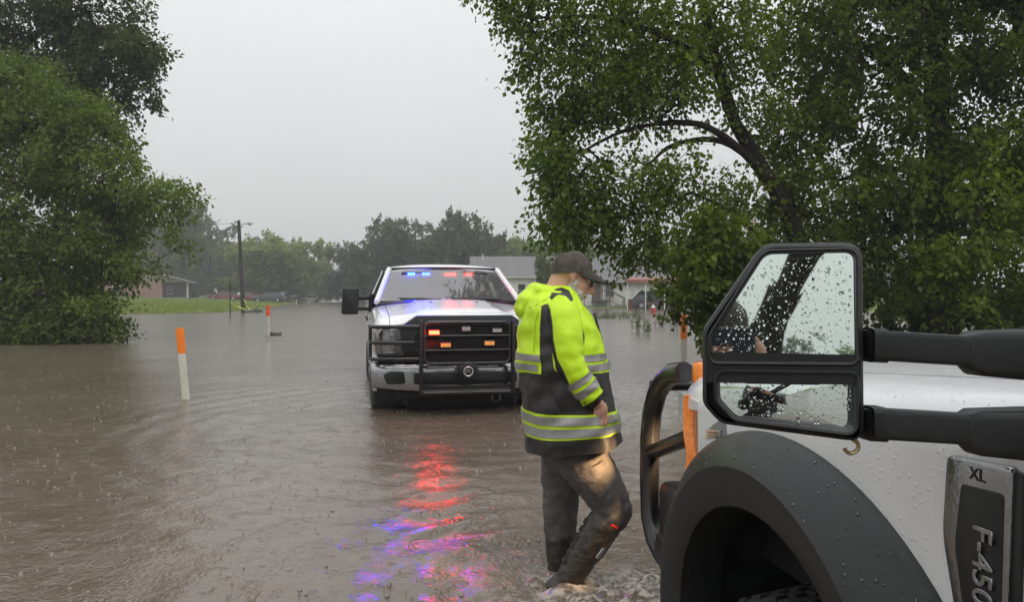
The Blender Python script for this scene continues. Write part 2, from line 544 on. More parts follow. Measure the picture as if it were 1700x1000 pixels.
g_r = gnt.nodes.new('ShaderNodeValToRGB')
g_r.color_ramp.elements[0].position = 0.36; g_r.color_ramp.elements[0].color = (0.085, 0.115, 0.028, 1)
g_r.color_ramp.elements[1].position = 0.62; g_r.color_ramp.elements[1].color = (0.20, 0.26, 0.06, 1)
gnt.links.new(g_m.outputs[0], g_r.inputs[0])
g_mr = gnt.nodes.new('ShaderNodeMapRange')
g_mr.inputs['From Min'].default_value = 0.0; g_mr.inputs['From Max'].default_value = 0.08
gnt.links.new(g_sep.outputs['Z'], g_mr.inputs['Value'])
g_mix = gnt.nodes.new('ShaderNodeMixRGB'); g_mix.inputs['Color1'].default_value = (0.09, 0.07, 0.05, 1)
gnt.links.new(g_mr.outputs[0], g_mix.inputs['Fac']); gnt.links.new(g_r.outputs[0], g_mix.inputs['Color2'])
gnt.links.new(g_mix.outputs[0], gb.inputs['Base Color']); gb.inputs['Roughness'].default_value = 0.9
M['ground'] = gm

xs = spaced((-390, -70, 40), (-70, -18, 120), (-18, 45, 70), (45, 390, 40))
ys = spaced((-118, -18, 30), (-18, 45, 40), (45, 190, 170), (190, 395, 24))
me, _, _ = grid_mesh('ground', xs, ys, ground_z)
tag(make_obj('ground', me, M['ground']), kind='structure')

# pale asphalt road coming out of the water far down the street
mb = MB()
rings = []
for k in range(14):
    y = 150 + k * 15.0
    cx = -0.232 * y
    rings.append([(cx - 3.4, y, gz(cx, y) + 0.03), (cx + 3.4, y, gz(cx, y) + 0.03)])
mb.loft(rings, closed=False)
M['asphalt'] = pm('wet_asphalt', (0.16, 0.155, 0.15), 0.35, 0, 0.2, 2)
tag(mb.build('road', M['asphalt']), kind='structure')

# ---- water
WAKES = [(0.18, 3.72), (0.40, 3.60)]
def water_z(x, y):
    near = np.clip((14.0 - np.hypot(x, y)) / 5.0, 0, 1)
    z = np.zeros_like(x)
    # slow swell running along the street
    z += 0.0035 * np.sin(2.1 * x * 0.35 + 3.3 * y + 3.0 * vnoise(x, y, 0.5, 7)) * near
    # rings off the wading man and off the truck bumper
    r = np.hypot(x - 0.25, (y - 3.7))
    z += 0.010 * np.sin(2 * pi * r / 0.36 + 4.0 * vnoise(x, y, 0.9, 8)) * np.exp(-np.abs(r - 0.9) / 1.1) * (r > 0.12) * np.clip(r / 0.5, 0, 1)
    r2 = np.hypot(x + 0.4, y - 8.3)
    z += 0.006 * np.sin(2 * pi * r2 / 0.42 + 5.0 * vnoise(x, y, 0.7, 9)) * np.exp(-np.abs(r2 - 3.6) / 1.6)
    # small chop
    z += 0.008 * (vnoise(x, y, 6.0, 11) - 0.5) * near + 0.005 * (vnoise(x * 0.7, y * 1.4, 12.0, 12) - 0.5) * near
    # churned water by the boots and in front of the nearer truck
    ch = churn(x, y)
    z += ch * (0.075 * (vnoise(x, y, 9.0, 13) - 0.45) + 0.05 * (vnoise(x, y, 19.0, 14) - 0.5))
    return z

def churn(x, y):
    a = np.exp(-(((x - 0.62) / 0.34) ** 2 + ((y - 3.62) / 0.20) ** 2))
    b = 0.7 * np.exp(-(((x - 0.22) / 0.14) ** 2 + ((y - 3.66) / 0.12) ** 2))
    c = 0.8 * np.exp(-(((x - 0.45) / 0.5) ** 2 + ((y - 3.38) / 0.14) ** 2))
    return np.clip(a + b + c, 0, 1)

wm, wnt, wb = new_mat('muddy_flood_water')
L = wnt.links.new
wg = wnt.nodes.new('ShaderNodeNewGeometry')
def wnoise(scale, sy=1.0, detail=3.0):
    mp = wnt.nodes.new('ShaderNodeMapping'); mp.inputs['Scale'].default_value = (1.0, sy, 1.0)
    mp.inputs['Rotation'].default_value = (0, 0, 0.12)
    L(wg.outputs['Position'], mp.inputs['Vector'])
    n = wnt.nodes.new('ShaderNodeTexNoise'); n.inputs['Scale'].default_value = scale; n.inputs['Detail'].default_value = detail
    L(mp.outputs[0], n.inputs['Vector'])
    return n.outputs['Fac']
def wmath(op, a, b=None):
    n = wnt.nodes.new('ShaderNodeMath'); n.operation = op
    for i, q in enumerate((a, b)):
        if q is None: continue
        if isinstance(q, (int, float)): n.inputs[i].default_value = q
        else: L(q, n.inputs[i])
    return n.outputs[0]
def rings_node(scale, freq, r0):
    v = wnt.nodes.new('ShaderNodeTexVoronoi'); v.voronoi_dimensions = '2D'; v.inputs['Scale'].default_value = scale
    L(wg.outputs['Position'], v.inputs['Vector'])
    sp = wnt.nodes.new('ShaderNodeSeparateColor'); L(v.outputs['Color'], sp.inputs[0])
    rad = wmath('MULTIPLY', sp.outputs[0], r0)
    dd = wmath('SUBTRACT', v.outputs['Distance'], rad)
    env = wmath('MAXIMUM', wmath('SUBTRACT', 1.0, wmath('MULTIPLY', wmath('ABSOLUTE', dd), 9.0)), 0.0)
    fade = wmath('SUBTRACT', 1.0, sp.outputs[0])
    return wmath('MULTIPLY', wmath('MULTIPLY', wmath('COSINE', wmath('MULTIPLY', dd, freq)), env), fade)
h = wmath('MULTIPLY', wnoise(6.0, 0.8, 3.0), 1.9)
h = wmath('ADD', h, wmath('MULTIPLY', wnoise(17.0, 0.75, 3.0), 1.25))
h = wmath('ADD', h, wmath('MULTIPLY', wnoise(46.0, 0.9, 2.0), 0.80))
h = wmath('ADD', h, wmath('MULTIPLY', rings_node(3.1, 60.0, 0.42), 0.60))
h = wmath('ADD', h, wmath('MULTIPLY', rings_node(6.3, 55.0, 0.40), 0.42))
# patches where the wind and the current roughen the surface
patch = wnt.nodes.new('ShaderNodeMapRange'); patch.inputs['From Min'].default_value = 0.3; patch.inputs['From Max'].default_value = 0.7
patch.inputs['To Min'].default_value = 0.55; patch.inputs['To Max'].default_value = 1.15
L(wnoise(0.45, 2.2, 3.0), patch.inputs['Value'])
wbp = wnt.nodes.new('ShaderNodeBump'); wbp.inputs['Distance'].default_value = 0.0068
L(wmath('MULTIPLY', patch.outputs[0], 0.9), wbp.inputs['Strength'])
L(h, wbp.inputs['Height']); L(wbp.outputs[0], wb.inputs['Normal'])
fo = wnt.nodes.new('ShaderNodeAttribute'); fo.attribute_name = 'foam'
fn = wnoise(22.0, 1.0, 5.0); fn2 = wnoise(60.0, 1.0, 3.0)
fm = wnt.nodes.new('ShaderNodeMapRange'); fm.inputs['From Min'].default_value = 0.44; fm.inputs['From Max'].default_value = 0.60
L(wmath('ADD', wmath('MULTIPLY', fn, 0.7), wmath('MULTIPLY', fn2, 0.3)), fm.inputs['Value'])
ffac = wmath('MULTIPLY', fm.outputs[0], fo.outputs['Fac'])
mud = wnt.nodes.new('ShaderNodeValToRGB')
mud.color_ramp.elements[0].position = 0.3; mud.color_ramp.elements[0].color = (0.122, 0.096, 0.073, 1)
mud.color_ramp.elements[1].position = 0.7; mud.color_ramp.elements[1].color = (0.168, 0.136, 0.106, 1)
L(wnoise(0.7, 1.0, 4.0), mud.inputs[0])
cmix = wnt.nodes.new('ShaderNodeMixRGB'); cmix.inputs['Color2'].default_value = (0.60, 0.55, 0.48, 1)
L(ffac, cmix.inputs['Fac']); L(mud.outputs[0], cmix.inputs['Color1']); L(cmix.outputs[0], wb.inputs['Base Color'])
rr = wnt.nodes.new('ShaderNodeMapRange'); rr.inputs['To Min'].default_value = 0.145; rr.inputs['To Max'].default_value = 0.6
L(ffac, rr.inputs['Value']); L(rr.outputs[0], wb.inputs['Roughness'])
wb.inputs['IOR'].default_value = 1.45
M['water'] = wm

xs = spaced((-385, -60, 24), (-60, -8, 60), (-8, -2, 90), (-2, 2.2, 190), (2.2, 6, 50), (6, 60, 50), (60, 385, 24))
ys = spaced((-115, -5, 24), (-5, 2.2, 40), (2.2, 5.4, 160), (5.4, 14, 160), (14, 60, 60), (60, 230, 40), (230, 390, 10))
me, wx, wy = grid_mesh('water', xs, ys, water_z)
me.attributes.new('foam', 'FLOAT', 'POINT').data.foreach_set('value', churn(wx, wy).astype(np.float32))
tag(make_obj('flood_water', me, M['water'], smooth=180), kind='structure')

# ---- grass on the left lawn, too fine to count
def grass_blades(name, poly, pts_fn, n, h, seed, c_label, mat):
    rs = np.random.RandomState(seed)
    x, y = pts_fn(rs, n)
    d = seg_dist(np.stack([x, y], 1), poly)
    z = ground_z(x, y)
    k = z > 0.01
    x, y, z = x[k], y[k], z[k]; n = len(x)
    hh = h * (0.4 + rs.rand(n)); a = rs.rand(n) * 2 * pi; w = 0.02 + 0.02 * rs.rand(n)
    lean = (rs.rand(n, 2) - 0.5) * hh[:, None] * 0.9
    V = np.zeros((n, 3, 3))
    V[:, 0] = np.stack([x - np.cos(a) * w, y - np.sin(a) * w, z - 0.02], 1)
    V[:, 1] = np.stack([x + np.cos(a) * w, y + np.sin(a) * w, z - 0.02], 1)
    V[:, 2] = np.stack([x + lean[:, 0], y + lean[:, 1], z + hh], 1)
    me = np_mesh(name, V.reshape(-1, 3), np.arange(n * 3), np.full(n, 3))
    me.attributes.new('tint', 'FLOAT', 'POINT').data.foreach_set('value', np.repeat(rs.rand(n), 3).astype(np.float32))
    return tag(make_obj(name, me, mat, smooth=0), c_label, 'grass', kind='stuff')
M['blade'] = leaf_mat('grass_blade', (0.10, 0.14, 0.03), (0.30, 0.36, 0.09), 0.3, 0.6)
def pl(rs, n):
    y = 52 + 75 * rs.rand(n) ** 1.6
    u = 130 + 360 * rs.rand(n)
    return (u - 850) / F * y, y
grass_blades('grass', LAWN_L, pl, 42000, 0.16, 4, 'bright green lawn grass rising out of the flood by the utility pole', M['blade'])
def pr(rs, n):
    y = 62 + 35 * rs.rand(n)
    u = 880 + 640 * rs.rand(n)
    return (u - 850) / F * y, y
grass_blades('grass', BANK_R, pr, 16000, 0.22, 5, 'patchy green grass on the bank around the white houses', M['blade'])

# ---- rain striking the water: little crowns and beads, far too many to count
rs = np.random.RandomState(41)
def splashes():
    n = 4600
    y = 3.0 + 27.0 * rs.rand(n) ** 1.5
    x = (rs.rand(n) * 1900 - 950) / F * y
    V = []; Fc = []; o = 0
    K = 6
    for i in range(n):
        if (x[i] - .35) ** 2 + (y[i] - 3.65) ** 2 < .10: continue
        r = .0022 + .0050 * rs.rand() ** 2; h = .003 + .015 * rs.rand() ** 2.5
        a0 = rs.rand() * 6.28
        for k in range(K):
            a = a0 + 2 * pi * k / K
            V.append((x[i] + r * 1.9 * cos(a), y[i] + r * 1.9 * sin(a), -.006))
        for k in range(K):
            a = a0 + 2 * pi * k / K
            q = r * (1.0 + .5 * rs.rand())
            V.append((x[i] + q * cos(a), y[i] + q * sin(a), h * (.4 + .6 * rs.rand())))
        V.append((x[i], y[i], h * .15))
        for k in range(K):
            k2 = (k + 1) % K
            Fc.append((o + k, o + k2, o + K + k2)); Fc.append((o + k, o + K + k2, o + K + k)); Fc.append((o + K + k, o + K + k2, o + 2 * K))
        o += 2 * K + 1
    return np_mesh('rain_splashes', np.array(V), np.array(Fc).ravel(), np.full(len(Fc), 3))
M['splash'] = pm('splash_water', (0.20, 0.17, 0.14), 0.06, 0, spec=0.7)
tag(make_obj('rain_splashes', splashes(), M['splash'], None, 180), 'countless small splashes where rain strikes the flood water', 'splash', kind='stuff')
# ------------------------------------------------------------------ trees
def leaves_mesh(name, pos, out_dir, size, rs, droop=0.5, tint=None, aspect=0.62):
    """one folded two-faced leaf at each position"""
    n = len(pos)
    tip = out_dir + rs.normal(size=(n, 3)) * 0.75
    tip[:, 2] -= droop
    tip /= np.linalg.norm(tip, axis=1)[:, None] + 1e-9
    up = rs.normal(size=(n, 3)) * 0.8; up[:, 2] += 0.8
    side = np.cross(tip, up); side /= np.linalg.norm(side, axis=1)[:, None] + 1e-9
    nor = np.cross(side, tip)
    s = size * (0.55 + 0.8 * rs.rand(n))[:, None]
    V = np.zeros((n, 4, 3))
    V[:, 0] = pos
    V[:, 1] = pos + tip * s * 0.42 + side * s * aspect * 0.5 + nor * s * 0.14
    V[:, 2] = pos + tip * s
    V[:, 3] = pos + tip * s * 0.42 - side * s * aspect * 0.5 + nor * s * 0.14
    b = np.arange(n)[:, None] * 4
    f = np.concatenate([b + [0, 1, 2], b + [0, 2, 3]], 1).reshape(-1)
    me = np_mesh(name, V.reshape(-1, 3), f, np.full(n * 2, 3))
    t = rs.rand(n) if tint is None else np.clip(tint + (rs.rand(n) - 0.5) * 0.45, 0, 1)
    me.attributes.new('tint', 'FLOAT', 'POINT').data.foreach_set('value', np.repeat(t, 4).astype(np.float32))
    return me

def grow(trunks, lobes, n_anchor, rs, lift=0.25):
    """trunks: list of polylines [(point, radius)...]; lobes: (centre, radii, weight, tint).
    Every twig end is joined to the nearest wood that is already there."""
    nodes = []; parent = []; rad = []
    chains = []
    for tr in trunks:
        ch = []
        for i, (p, r) in enumerate(tr):
            nodes.append(np.array(p, float)); rad.append(r)
            parent.append(len(nodes) - 2 if i else -1)
            ch.append(len(nodes) - 1)
        chains.append(ch)
    w = np.array([l[2] for l in lobes], float); w /= w.sum()
    A = []; T = []; Cn = []
    for k in range(n_anchor):
        li = rs.choice(len(lobes), p=w); c, r, _, t = lobes[li]
        d = rs.normal(size=3); d /= np.linalg.norm(d)
        q = 0.35 + 0.65 * rs.rand() ** 0.6
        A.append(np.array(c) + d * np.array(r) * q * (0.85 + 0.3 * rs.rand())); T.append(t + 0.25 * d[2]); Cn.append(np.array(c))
    A = np.array(A); T = np.array(T)
    base = np.array(nodes)
    dist = np.min(np.linalg.norm(A[:, None] - base[None], axis=2), 1)
    order = np.argsort(dist)
    branches = []
    NP = np.zeros((len(nodes) + n_anchor * 4, 3)); NP[:len(nodes)] = base
    cnt = len(nodes)
    out_dir = np.zeros_like(A)
    for k in order:
        a = A[k]
        dv = NP[:cnt] - a
        cost = np.linalg.norm(dv, axis=1) + lift * np.maximum(dv[:, 2], 0)
        j = int(np.argmin(cost))
        p = NP[j]; L_ = np.linalg.norm(a - p)
        if L_ < 0.05: continue
        bend = rs.normal(size=3) * 0.10 * L_; bend[2] += 0.10 * L_
        ids = [j]
        for s in (0.34, 0.68, 1.0):
            q = p * (1 - s) + a * s + bend * (4 * s * (1 - s))
            NP[cnt] = q; parent.append(ids[-1]); rad.append(0.0)
            ids.append(cnt); cnt += 1
        branches.append(ids)
        out_dir[k] = (a - p) / L_
    n = cnt
    count = np.zeros(n)
    leafn = set(b[-1] for b in branches)
    for i in range(n - 1, -1, -1):
        if i in leafn: count[i] += 1
        if parent[i] >= 0: count[parent[i]] += count[i]
    return NP[:n], parent, rad, chains, branches, count, A, T, out_dir

def make_tree(name, base, trunks, lobes, n_anchor, n_leaf, leaf, spread, seed, leafmat, barkmat, label, group=None, droop=0.5,
              twig=0.008, expo=0.46, cat='tree', tube_n=5, aspect=0.62, parent_obj=None):
    rs = np.random.RandomState(seed)
    root = empty(name, base)
    if label: tag(root, label, cat, group)
    NP, par, rad, chains, branches, count, A, T, od = grow(trunks, lobes, n_anchor, rs)
    mb = MB()
    for ch in chains:
        m_ = len(ch); ts = np.linspace(0, m_ - 1, 5 * (m_ - 1) + 1); pts = []; rr_ = []
        for t in ts:
            i = min(int(t), m_ - 2); f = t - i
            P0, P1, P2, P3 = (NP[ch[max(i - 1, 0)]], NP[ch[i]], NP[ch[i + 1]], NP[ch[min(i + 2, m_ - 1)]])
            p = 0.5 * (2 * P1 + (P2 - P0) * f + (2 * P0 - 5 * P1 + 4 * P2 - P3) * f * f + (3 * P1 - P0 - 3 * P2 + P3) * f ** 3)
            r_ = rad[ch[i]] * (1 - f) + rad[ch[i + 1]] * f
            pts.append(p + rs.normal(size=3) * r_ * .07); rr_.append(r_ * (1 + .08 * rs.normal()))
        mb.tube(pts, rr_, 10)
    for ids in branches:
        r = [max(twig * 0.6, twig * max(count[i], 1) ** expo) for i in ids]
        r[0] = min(r[0], r[1] * 1.25)
        mb.tube([NP[i] for i in ids], r, tube_n, cap=False)
    # leafy twigs at every branch end
    K = 5
    n = len(A)
    tw = od[:, None, :] * 0.8 + rs.normal(size=(n, K, 3)) * 0.75
    tw[:, :, 2] -= 0.25 * droop
    tw /= np.linalg.norm(tw, axis=2)[:, :, None]
    ln = spread * (0.6 + 0.9 * rs.rand(n, K))
    for i in range(n):
        for k in range(K):
            if rs.rand() < 0.6:
                e = A[i] + tw[i, k] * ln[i, k]
                mb.tube([A[i], (A[i] + e) / 2 + np.array([0, 0, 0.03]), e - np.array([0, 0, 0.1 * droop * ln[i, k]])], [twig * 0.5, twig * 0.4, twig * 0.2], 3, cap=False)
    wood = mb.build('trunk', barkmat, root, smooth=60, fix=False)
    m = n_leaf // n
    ii = np.repeat(np.arange(n), m); kk = rs.randint(0, K, len(ii))
    s = rs.rand(len(ii)) ** 0.8
    pos = A[ii] + tw[ii, kk] * (ln[ii, kk] * s)[:, None] + rs.normal(size=(len(ii), 3)) * spread * 0.20
    pos[:, 2] -= 0.12 * droop * s * ln[ii, kk]
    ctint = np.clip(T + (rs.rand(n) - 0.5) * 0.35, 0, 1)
    keep = pos[:, 2] + base[2] > 0.03
    pos = pos[keep]; ii = ii[keep]; kk = kk[keep]
    me = leaves_mesh('crown', pos, tw[ii, kk], leaf, rs, droop, ctint[ii], aspect)
    make_obj('crown', me, leafmat, root, smooth=0)
    return root

def lob(base, u, v, Y, ru, rv, rd=None, w=None, t=0.4):
    """a lump of foliage seen at (u, v), Y metres away, ru x rv pixels in radius"""
    c = at(u, v, Y) - Vector(base)
    rx = ru / F * Y; rz = rv / F * Y; rd = rd or (rx + rz) / 2
    return ((c.x, c.y, c.z), (rx, rd, rz), w or (rx * rz) * 1.0, t)

def tr(base, pts):
    return [(tuple(at(u, v, Y) - Vector(base)), r) for u, v, Y, r in pts]

# --- left: big tree in front, hanging down to the water, and a taller one behind it
b = (-17.5, 24.0, -0.25)
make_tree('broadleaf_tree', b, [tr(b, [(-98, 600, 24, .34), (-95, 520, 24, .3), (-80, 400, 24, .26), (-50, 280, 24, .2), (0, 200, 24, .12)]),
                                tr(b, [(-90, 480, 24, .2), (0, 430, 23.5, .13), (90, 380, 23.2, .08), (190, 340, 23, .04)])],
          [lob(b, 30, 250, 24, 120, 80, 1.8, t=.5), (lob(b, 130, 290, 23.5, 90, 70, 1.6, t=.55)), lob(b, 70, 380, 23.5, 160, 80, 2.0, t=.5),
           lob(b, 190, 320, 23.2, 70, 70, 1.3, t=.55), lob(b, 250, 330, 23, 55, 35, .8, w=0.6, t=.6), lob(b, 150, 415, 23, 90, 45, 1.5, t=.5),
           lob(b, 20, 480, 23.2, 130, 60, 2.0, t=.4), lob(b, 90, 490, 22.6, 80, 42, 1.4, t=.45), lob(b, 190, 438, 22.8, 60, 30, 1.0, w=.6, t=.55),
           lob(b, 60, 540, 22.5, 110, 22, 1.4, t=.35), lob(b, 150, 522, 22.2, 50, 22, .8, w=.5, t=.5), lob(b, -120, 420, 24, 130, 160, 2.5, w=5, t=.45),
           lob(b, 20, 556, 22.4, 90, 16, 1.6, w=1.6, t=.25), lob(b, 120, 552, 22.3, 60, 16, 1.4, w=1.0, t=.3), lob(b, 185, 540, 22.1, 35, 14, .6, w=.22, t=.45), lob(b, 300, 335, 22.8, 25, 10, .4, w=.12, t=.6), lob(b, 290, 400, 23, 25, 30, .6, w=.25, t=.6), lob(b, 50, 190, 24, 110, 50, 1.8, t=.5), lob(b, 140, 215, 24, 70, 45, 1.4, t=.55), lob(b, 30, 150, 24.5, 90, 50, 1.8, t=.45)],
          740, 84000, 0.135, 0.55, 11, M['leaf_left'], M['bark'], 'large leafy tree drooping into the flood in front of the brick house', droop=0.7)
b = (-21.5, 30.0, -0.25)
make_tree('broadleaf_tree', b, [tr(b, [(-80, 560, 30, .4), (-70, 350, 30, .34), (-50, 150, 30, .28), (-20, -40, 30, .2), (0, -150, 30, .1)]),
                                tr(b, [(-55, 180, 30, .2), (60, 60, 29, .12), (150, 20, 28.5, .07)])],
          [lob(b, 30, 30, 29, 110, 70, 2.4, t=.4), lob(b, 130, 20, 28.5, 80, 60, 2.0, t=.45), lob(b, 190, 60, 28.5, 70, 50, 1.6, t=.4),
           lob(b, 235, 95, 28, 40, 30, .9, w=.8, t=.45), lob(b, 130, 120, 28.5, 80, 45, 1.8, t=.35), lob(b, 40, 140, 29, 90, 60, 2.2, t=.35),
           lob(b, 40, -110, 29, 130, 80, 2.5, w=4, t=.4), lob(b, 150, -90, 28.5, 90, 60, 2.0, w=2, t=.4), lob(b, -120, 80, 30, 110, 150, 2.5, w=4, t=.4),
           lob(b, 225, 150, 28.5, 35, 22, .8, w=.4, t=.4), lob(b, 160, 175, 28.6, 60, 35, 1.2, w=1.0, t=.4), lob(b, 200, -20, 28.4, 55, 40, 1.2, w=1.2, t=.45)],
          420, 40000, 0.17, 0.62, 12, M['leaf_left_upper'], M['bark'], 'tall dark tree whose open crown rises above the drooping tree', droop=0.4)

# --- right: maple with the leaning limb
b = (5.0, 14.0, -0.25)
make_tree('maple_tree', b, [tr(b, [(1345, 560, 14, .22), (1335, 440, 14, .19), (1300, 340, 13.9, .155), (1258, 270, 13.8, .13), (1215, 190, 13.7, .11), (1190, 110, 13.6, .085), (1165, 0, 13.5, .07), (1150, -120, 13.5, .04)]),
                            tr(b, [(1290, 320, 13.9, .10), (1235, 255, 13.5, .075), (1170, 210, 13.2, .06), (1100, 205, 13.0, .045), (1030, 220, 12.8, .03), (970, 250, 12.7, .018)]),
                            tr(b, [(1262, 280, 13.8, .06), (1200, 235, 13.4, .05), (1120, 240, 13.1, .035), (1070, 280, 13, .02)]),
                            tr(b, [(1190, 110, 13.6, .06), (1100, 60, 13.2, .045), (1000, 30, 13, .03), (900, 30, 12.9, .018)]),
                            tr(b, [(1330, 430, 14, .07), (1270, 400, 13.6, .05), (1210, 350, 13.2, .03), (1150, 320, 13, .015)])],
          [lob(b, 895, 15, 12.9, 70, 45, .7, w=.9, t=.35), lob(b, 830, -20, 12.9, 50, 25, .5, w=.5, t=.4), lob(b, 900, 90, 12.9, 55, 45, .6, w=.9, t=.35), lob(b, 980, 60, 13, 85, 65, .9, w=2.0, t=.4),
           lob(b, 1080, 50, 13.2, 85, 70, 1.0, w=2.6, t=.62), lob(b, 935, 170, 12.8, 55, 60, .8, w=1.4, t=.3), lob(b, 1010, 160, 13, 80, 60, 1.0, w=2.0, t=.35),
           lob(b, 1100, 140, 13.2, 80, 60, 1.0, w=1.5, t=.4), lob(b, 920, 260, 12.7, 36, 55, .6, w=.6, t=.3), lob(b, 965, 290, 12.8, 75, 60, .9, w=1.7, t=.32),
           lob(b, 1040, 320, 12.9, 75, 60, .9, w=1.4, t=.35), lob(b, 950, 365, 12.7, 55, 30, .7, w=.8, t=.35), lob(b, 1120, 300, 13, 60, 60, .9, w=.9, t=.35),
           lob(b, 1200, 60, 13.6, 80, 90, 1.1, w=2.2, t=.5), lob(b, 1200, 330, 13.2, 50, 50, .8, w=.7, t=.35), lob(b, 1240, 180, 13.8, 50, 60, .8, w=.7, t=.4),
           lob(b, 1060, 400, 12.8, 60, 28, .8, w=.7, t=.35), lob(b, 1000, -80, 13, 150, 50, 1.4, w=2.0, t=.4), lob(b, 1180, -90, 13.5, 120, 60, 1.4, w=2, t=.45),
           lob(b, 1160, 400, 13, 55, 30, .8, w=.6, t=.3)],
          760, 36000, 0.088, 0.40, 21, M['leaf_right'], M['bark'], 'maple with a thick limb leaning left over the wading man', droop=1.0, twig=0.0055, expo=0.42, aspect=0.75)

# --- right: low hanging branch in front of the carport
b = (3.4, 11.6, -0.25)
make_tree('young_maple_tree', b, [tr(b, [(1250, 600, 11.6, .07), (1240, 500, 11.6, .055), (1215, 430, 11.5, .04), (1190, 390, 11.4, .025), (1180, 340, 11.4, .012)]),
                                  tr(b, [(1238, 500, 11.6, .04), (1190, 450, 11.3, .025), (1140, 450, 11.1, .015), (1110, 500, 11, .01), (1098, 545, 10.9, .006)])],
          [lob(b, 1195, 415, 11.4, 55, 35, .6, w=1.4, t=.3), lob(b, 1150, 455, 11.1, 40, 35, .5, w=.9, t=.28), lob(b, 1120, 505, 11, 25, 35, .35, w=.4, t=.28), lob(b, 1205, 490, 11.3, 40, 45, .6, w=1.2, t=.28),
           lob(b, 1098, 555, 10.9, 14, 10, .2, w=.10, t=.3), lob(b, 1240, 440, 11.6, 45, 60, .6, w=1.4, t=.3), lob(b, 1165, 560, 11, 10, 30, .2, w=.1, t=.3), lob(b, 1170, 380, 11.4, 40, 30, .5, w=.6, t=.35)],
          120, 7500, 0.092, 0.22, 22, M['leaf_dark'], M['bark'], 'young maple with drooping leaves half hiding the red carport', droop=1.2, twig=0.0045, aspect=0.8)

# --- right: dense dark trees over the nearer truck
b = (8.6, 15.5, -0.25)
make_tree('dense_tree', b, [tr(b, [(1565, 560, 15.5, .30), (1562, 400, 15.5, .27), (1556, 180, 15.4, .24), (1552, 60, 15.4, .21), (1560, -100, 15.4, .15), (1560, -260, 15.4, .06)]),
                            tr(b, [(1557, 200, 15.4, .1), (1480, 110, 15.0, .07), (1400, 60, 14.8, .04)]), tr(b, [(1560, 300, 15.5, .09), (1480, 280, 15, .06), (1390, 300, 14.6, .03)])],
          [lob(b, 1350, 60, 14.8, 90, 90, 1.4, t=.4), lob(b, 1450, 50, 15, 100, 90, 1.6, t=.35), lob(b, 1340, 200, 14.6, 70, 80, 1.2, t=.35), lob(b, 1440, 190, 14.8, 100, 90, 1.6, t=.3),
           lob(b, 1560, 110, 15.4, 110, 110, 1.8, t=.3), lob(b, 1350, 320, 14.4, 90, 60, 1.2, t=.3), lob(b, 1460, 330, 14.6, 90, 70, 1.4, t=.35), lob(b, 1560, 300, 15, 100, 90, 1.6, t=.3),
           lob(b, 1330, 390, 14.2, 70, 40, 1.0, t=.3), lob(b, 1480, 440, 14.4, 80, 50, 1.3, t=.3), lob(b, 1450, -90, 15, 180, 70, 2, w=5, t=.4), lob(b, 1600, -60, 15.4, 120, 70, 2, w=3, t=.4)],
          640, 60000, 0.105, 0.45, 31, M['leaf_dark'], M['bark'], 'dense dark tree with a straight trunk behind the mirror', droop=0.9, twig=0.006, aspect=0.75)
b = (11.6, 14.6, -0.25)
make_tree('dense_tree', b, [tr(b, [(1880, 560, 14.6, .26), (1850, 350, 14.6, .22), (1740, 200, 14.6, .16), (1695, 60, 14.6, .14), (1680, -80, 14.6, .08)]), tr(b, [(1850, 350, 14.6, .1), (1720, 330, 14, .05), (1620, 320, 13.6, .02)])],
          [lob(b, 1640, 330, 13.6, 70, 50, 1.0, t=.85), lob(b, 1610, 420, 13.4, 60, 50, 1.0, t=.6), lob(b, 1700, 420, 13.6, 90, 70, 1.3, t=.55), lob(b, 1690, 250, 14.2, 80, 70, 1.2, t=.5),
           lob(b, 1700, 100, 14.5, 90, 90, 1.4, t=.35), lob(b, 1660, 500, 13.2, 90, 35, 1.0, t=.4), lob(b, 1830, 300, 14.4, 120, 200, 2.0, w=6, t=.4), lob(b, 1740, -60, 14.5, 120, 60, 1.6, w=2, t=.4)],
          440, 40000, 0.105, 0.42, 32, M['leaf_dark'], M['bark'], 'tree with brighter yellow-green sprays at the right edge of the view', droop=0.8, twig=0.006, aspect=0.75)
b = (8.0, 16.8, -0.25)
make_tree('waterside_bush', b, [tr(b, [(1480, 520, 16.8, .06), (1470, 490, 16.6, .04), (1460, 460, 16.5, .02)]), tr(b, [(1490, 520, 16.8, .05), (1560, 480, 16.5, .03), (1600, 460, 16.4, .02)])],
          [lob(b, 1500, 510, 16.6, 70, 30, 1.2, t=.2), lob(b, 1590, 500, 16.4, 70, 35, 1.2, t=.2), lob(b, 1680, 510, 16.2, 80, 35, 1.2, t=.2), lob(b, 1540, 460, 16.6, 60, 35, 1.0, t=.3), lob(b, 1400, 480, 16.6, 50, 35, .9, t=.25), lob(b, 1300, 470, 16.6, 60, 40, 1, t=.25)],
          170, 14000, 0.12, 0.34, 33, M['leaf_dark'], M['bark'], 'low dark bush standing in the water beyond the mirror arm', cat='bush', droop=0.6)

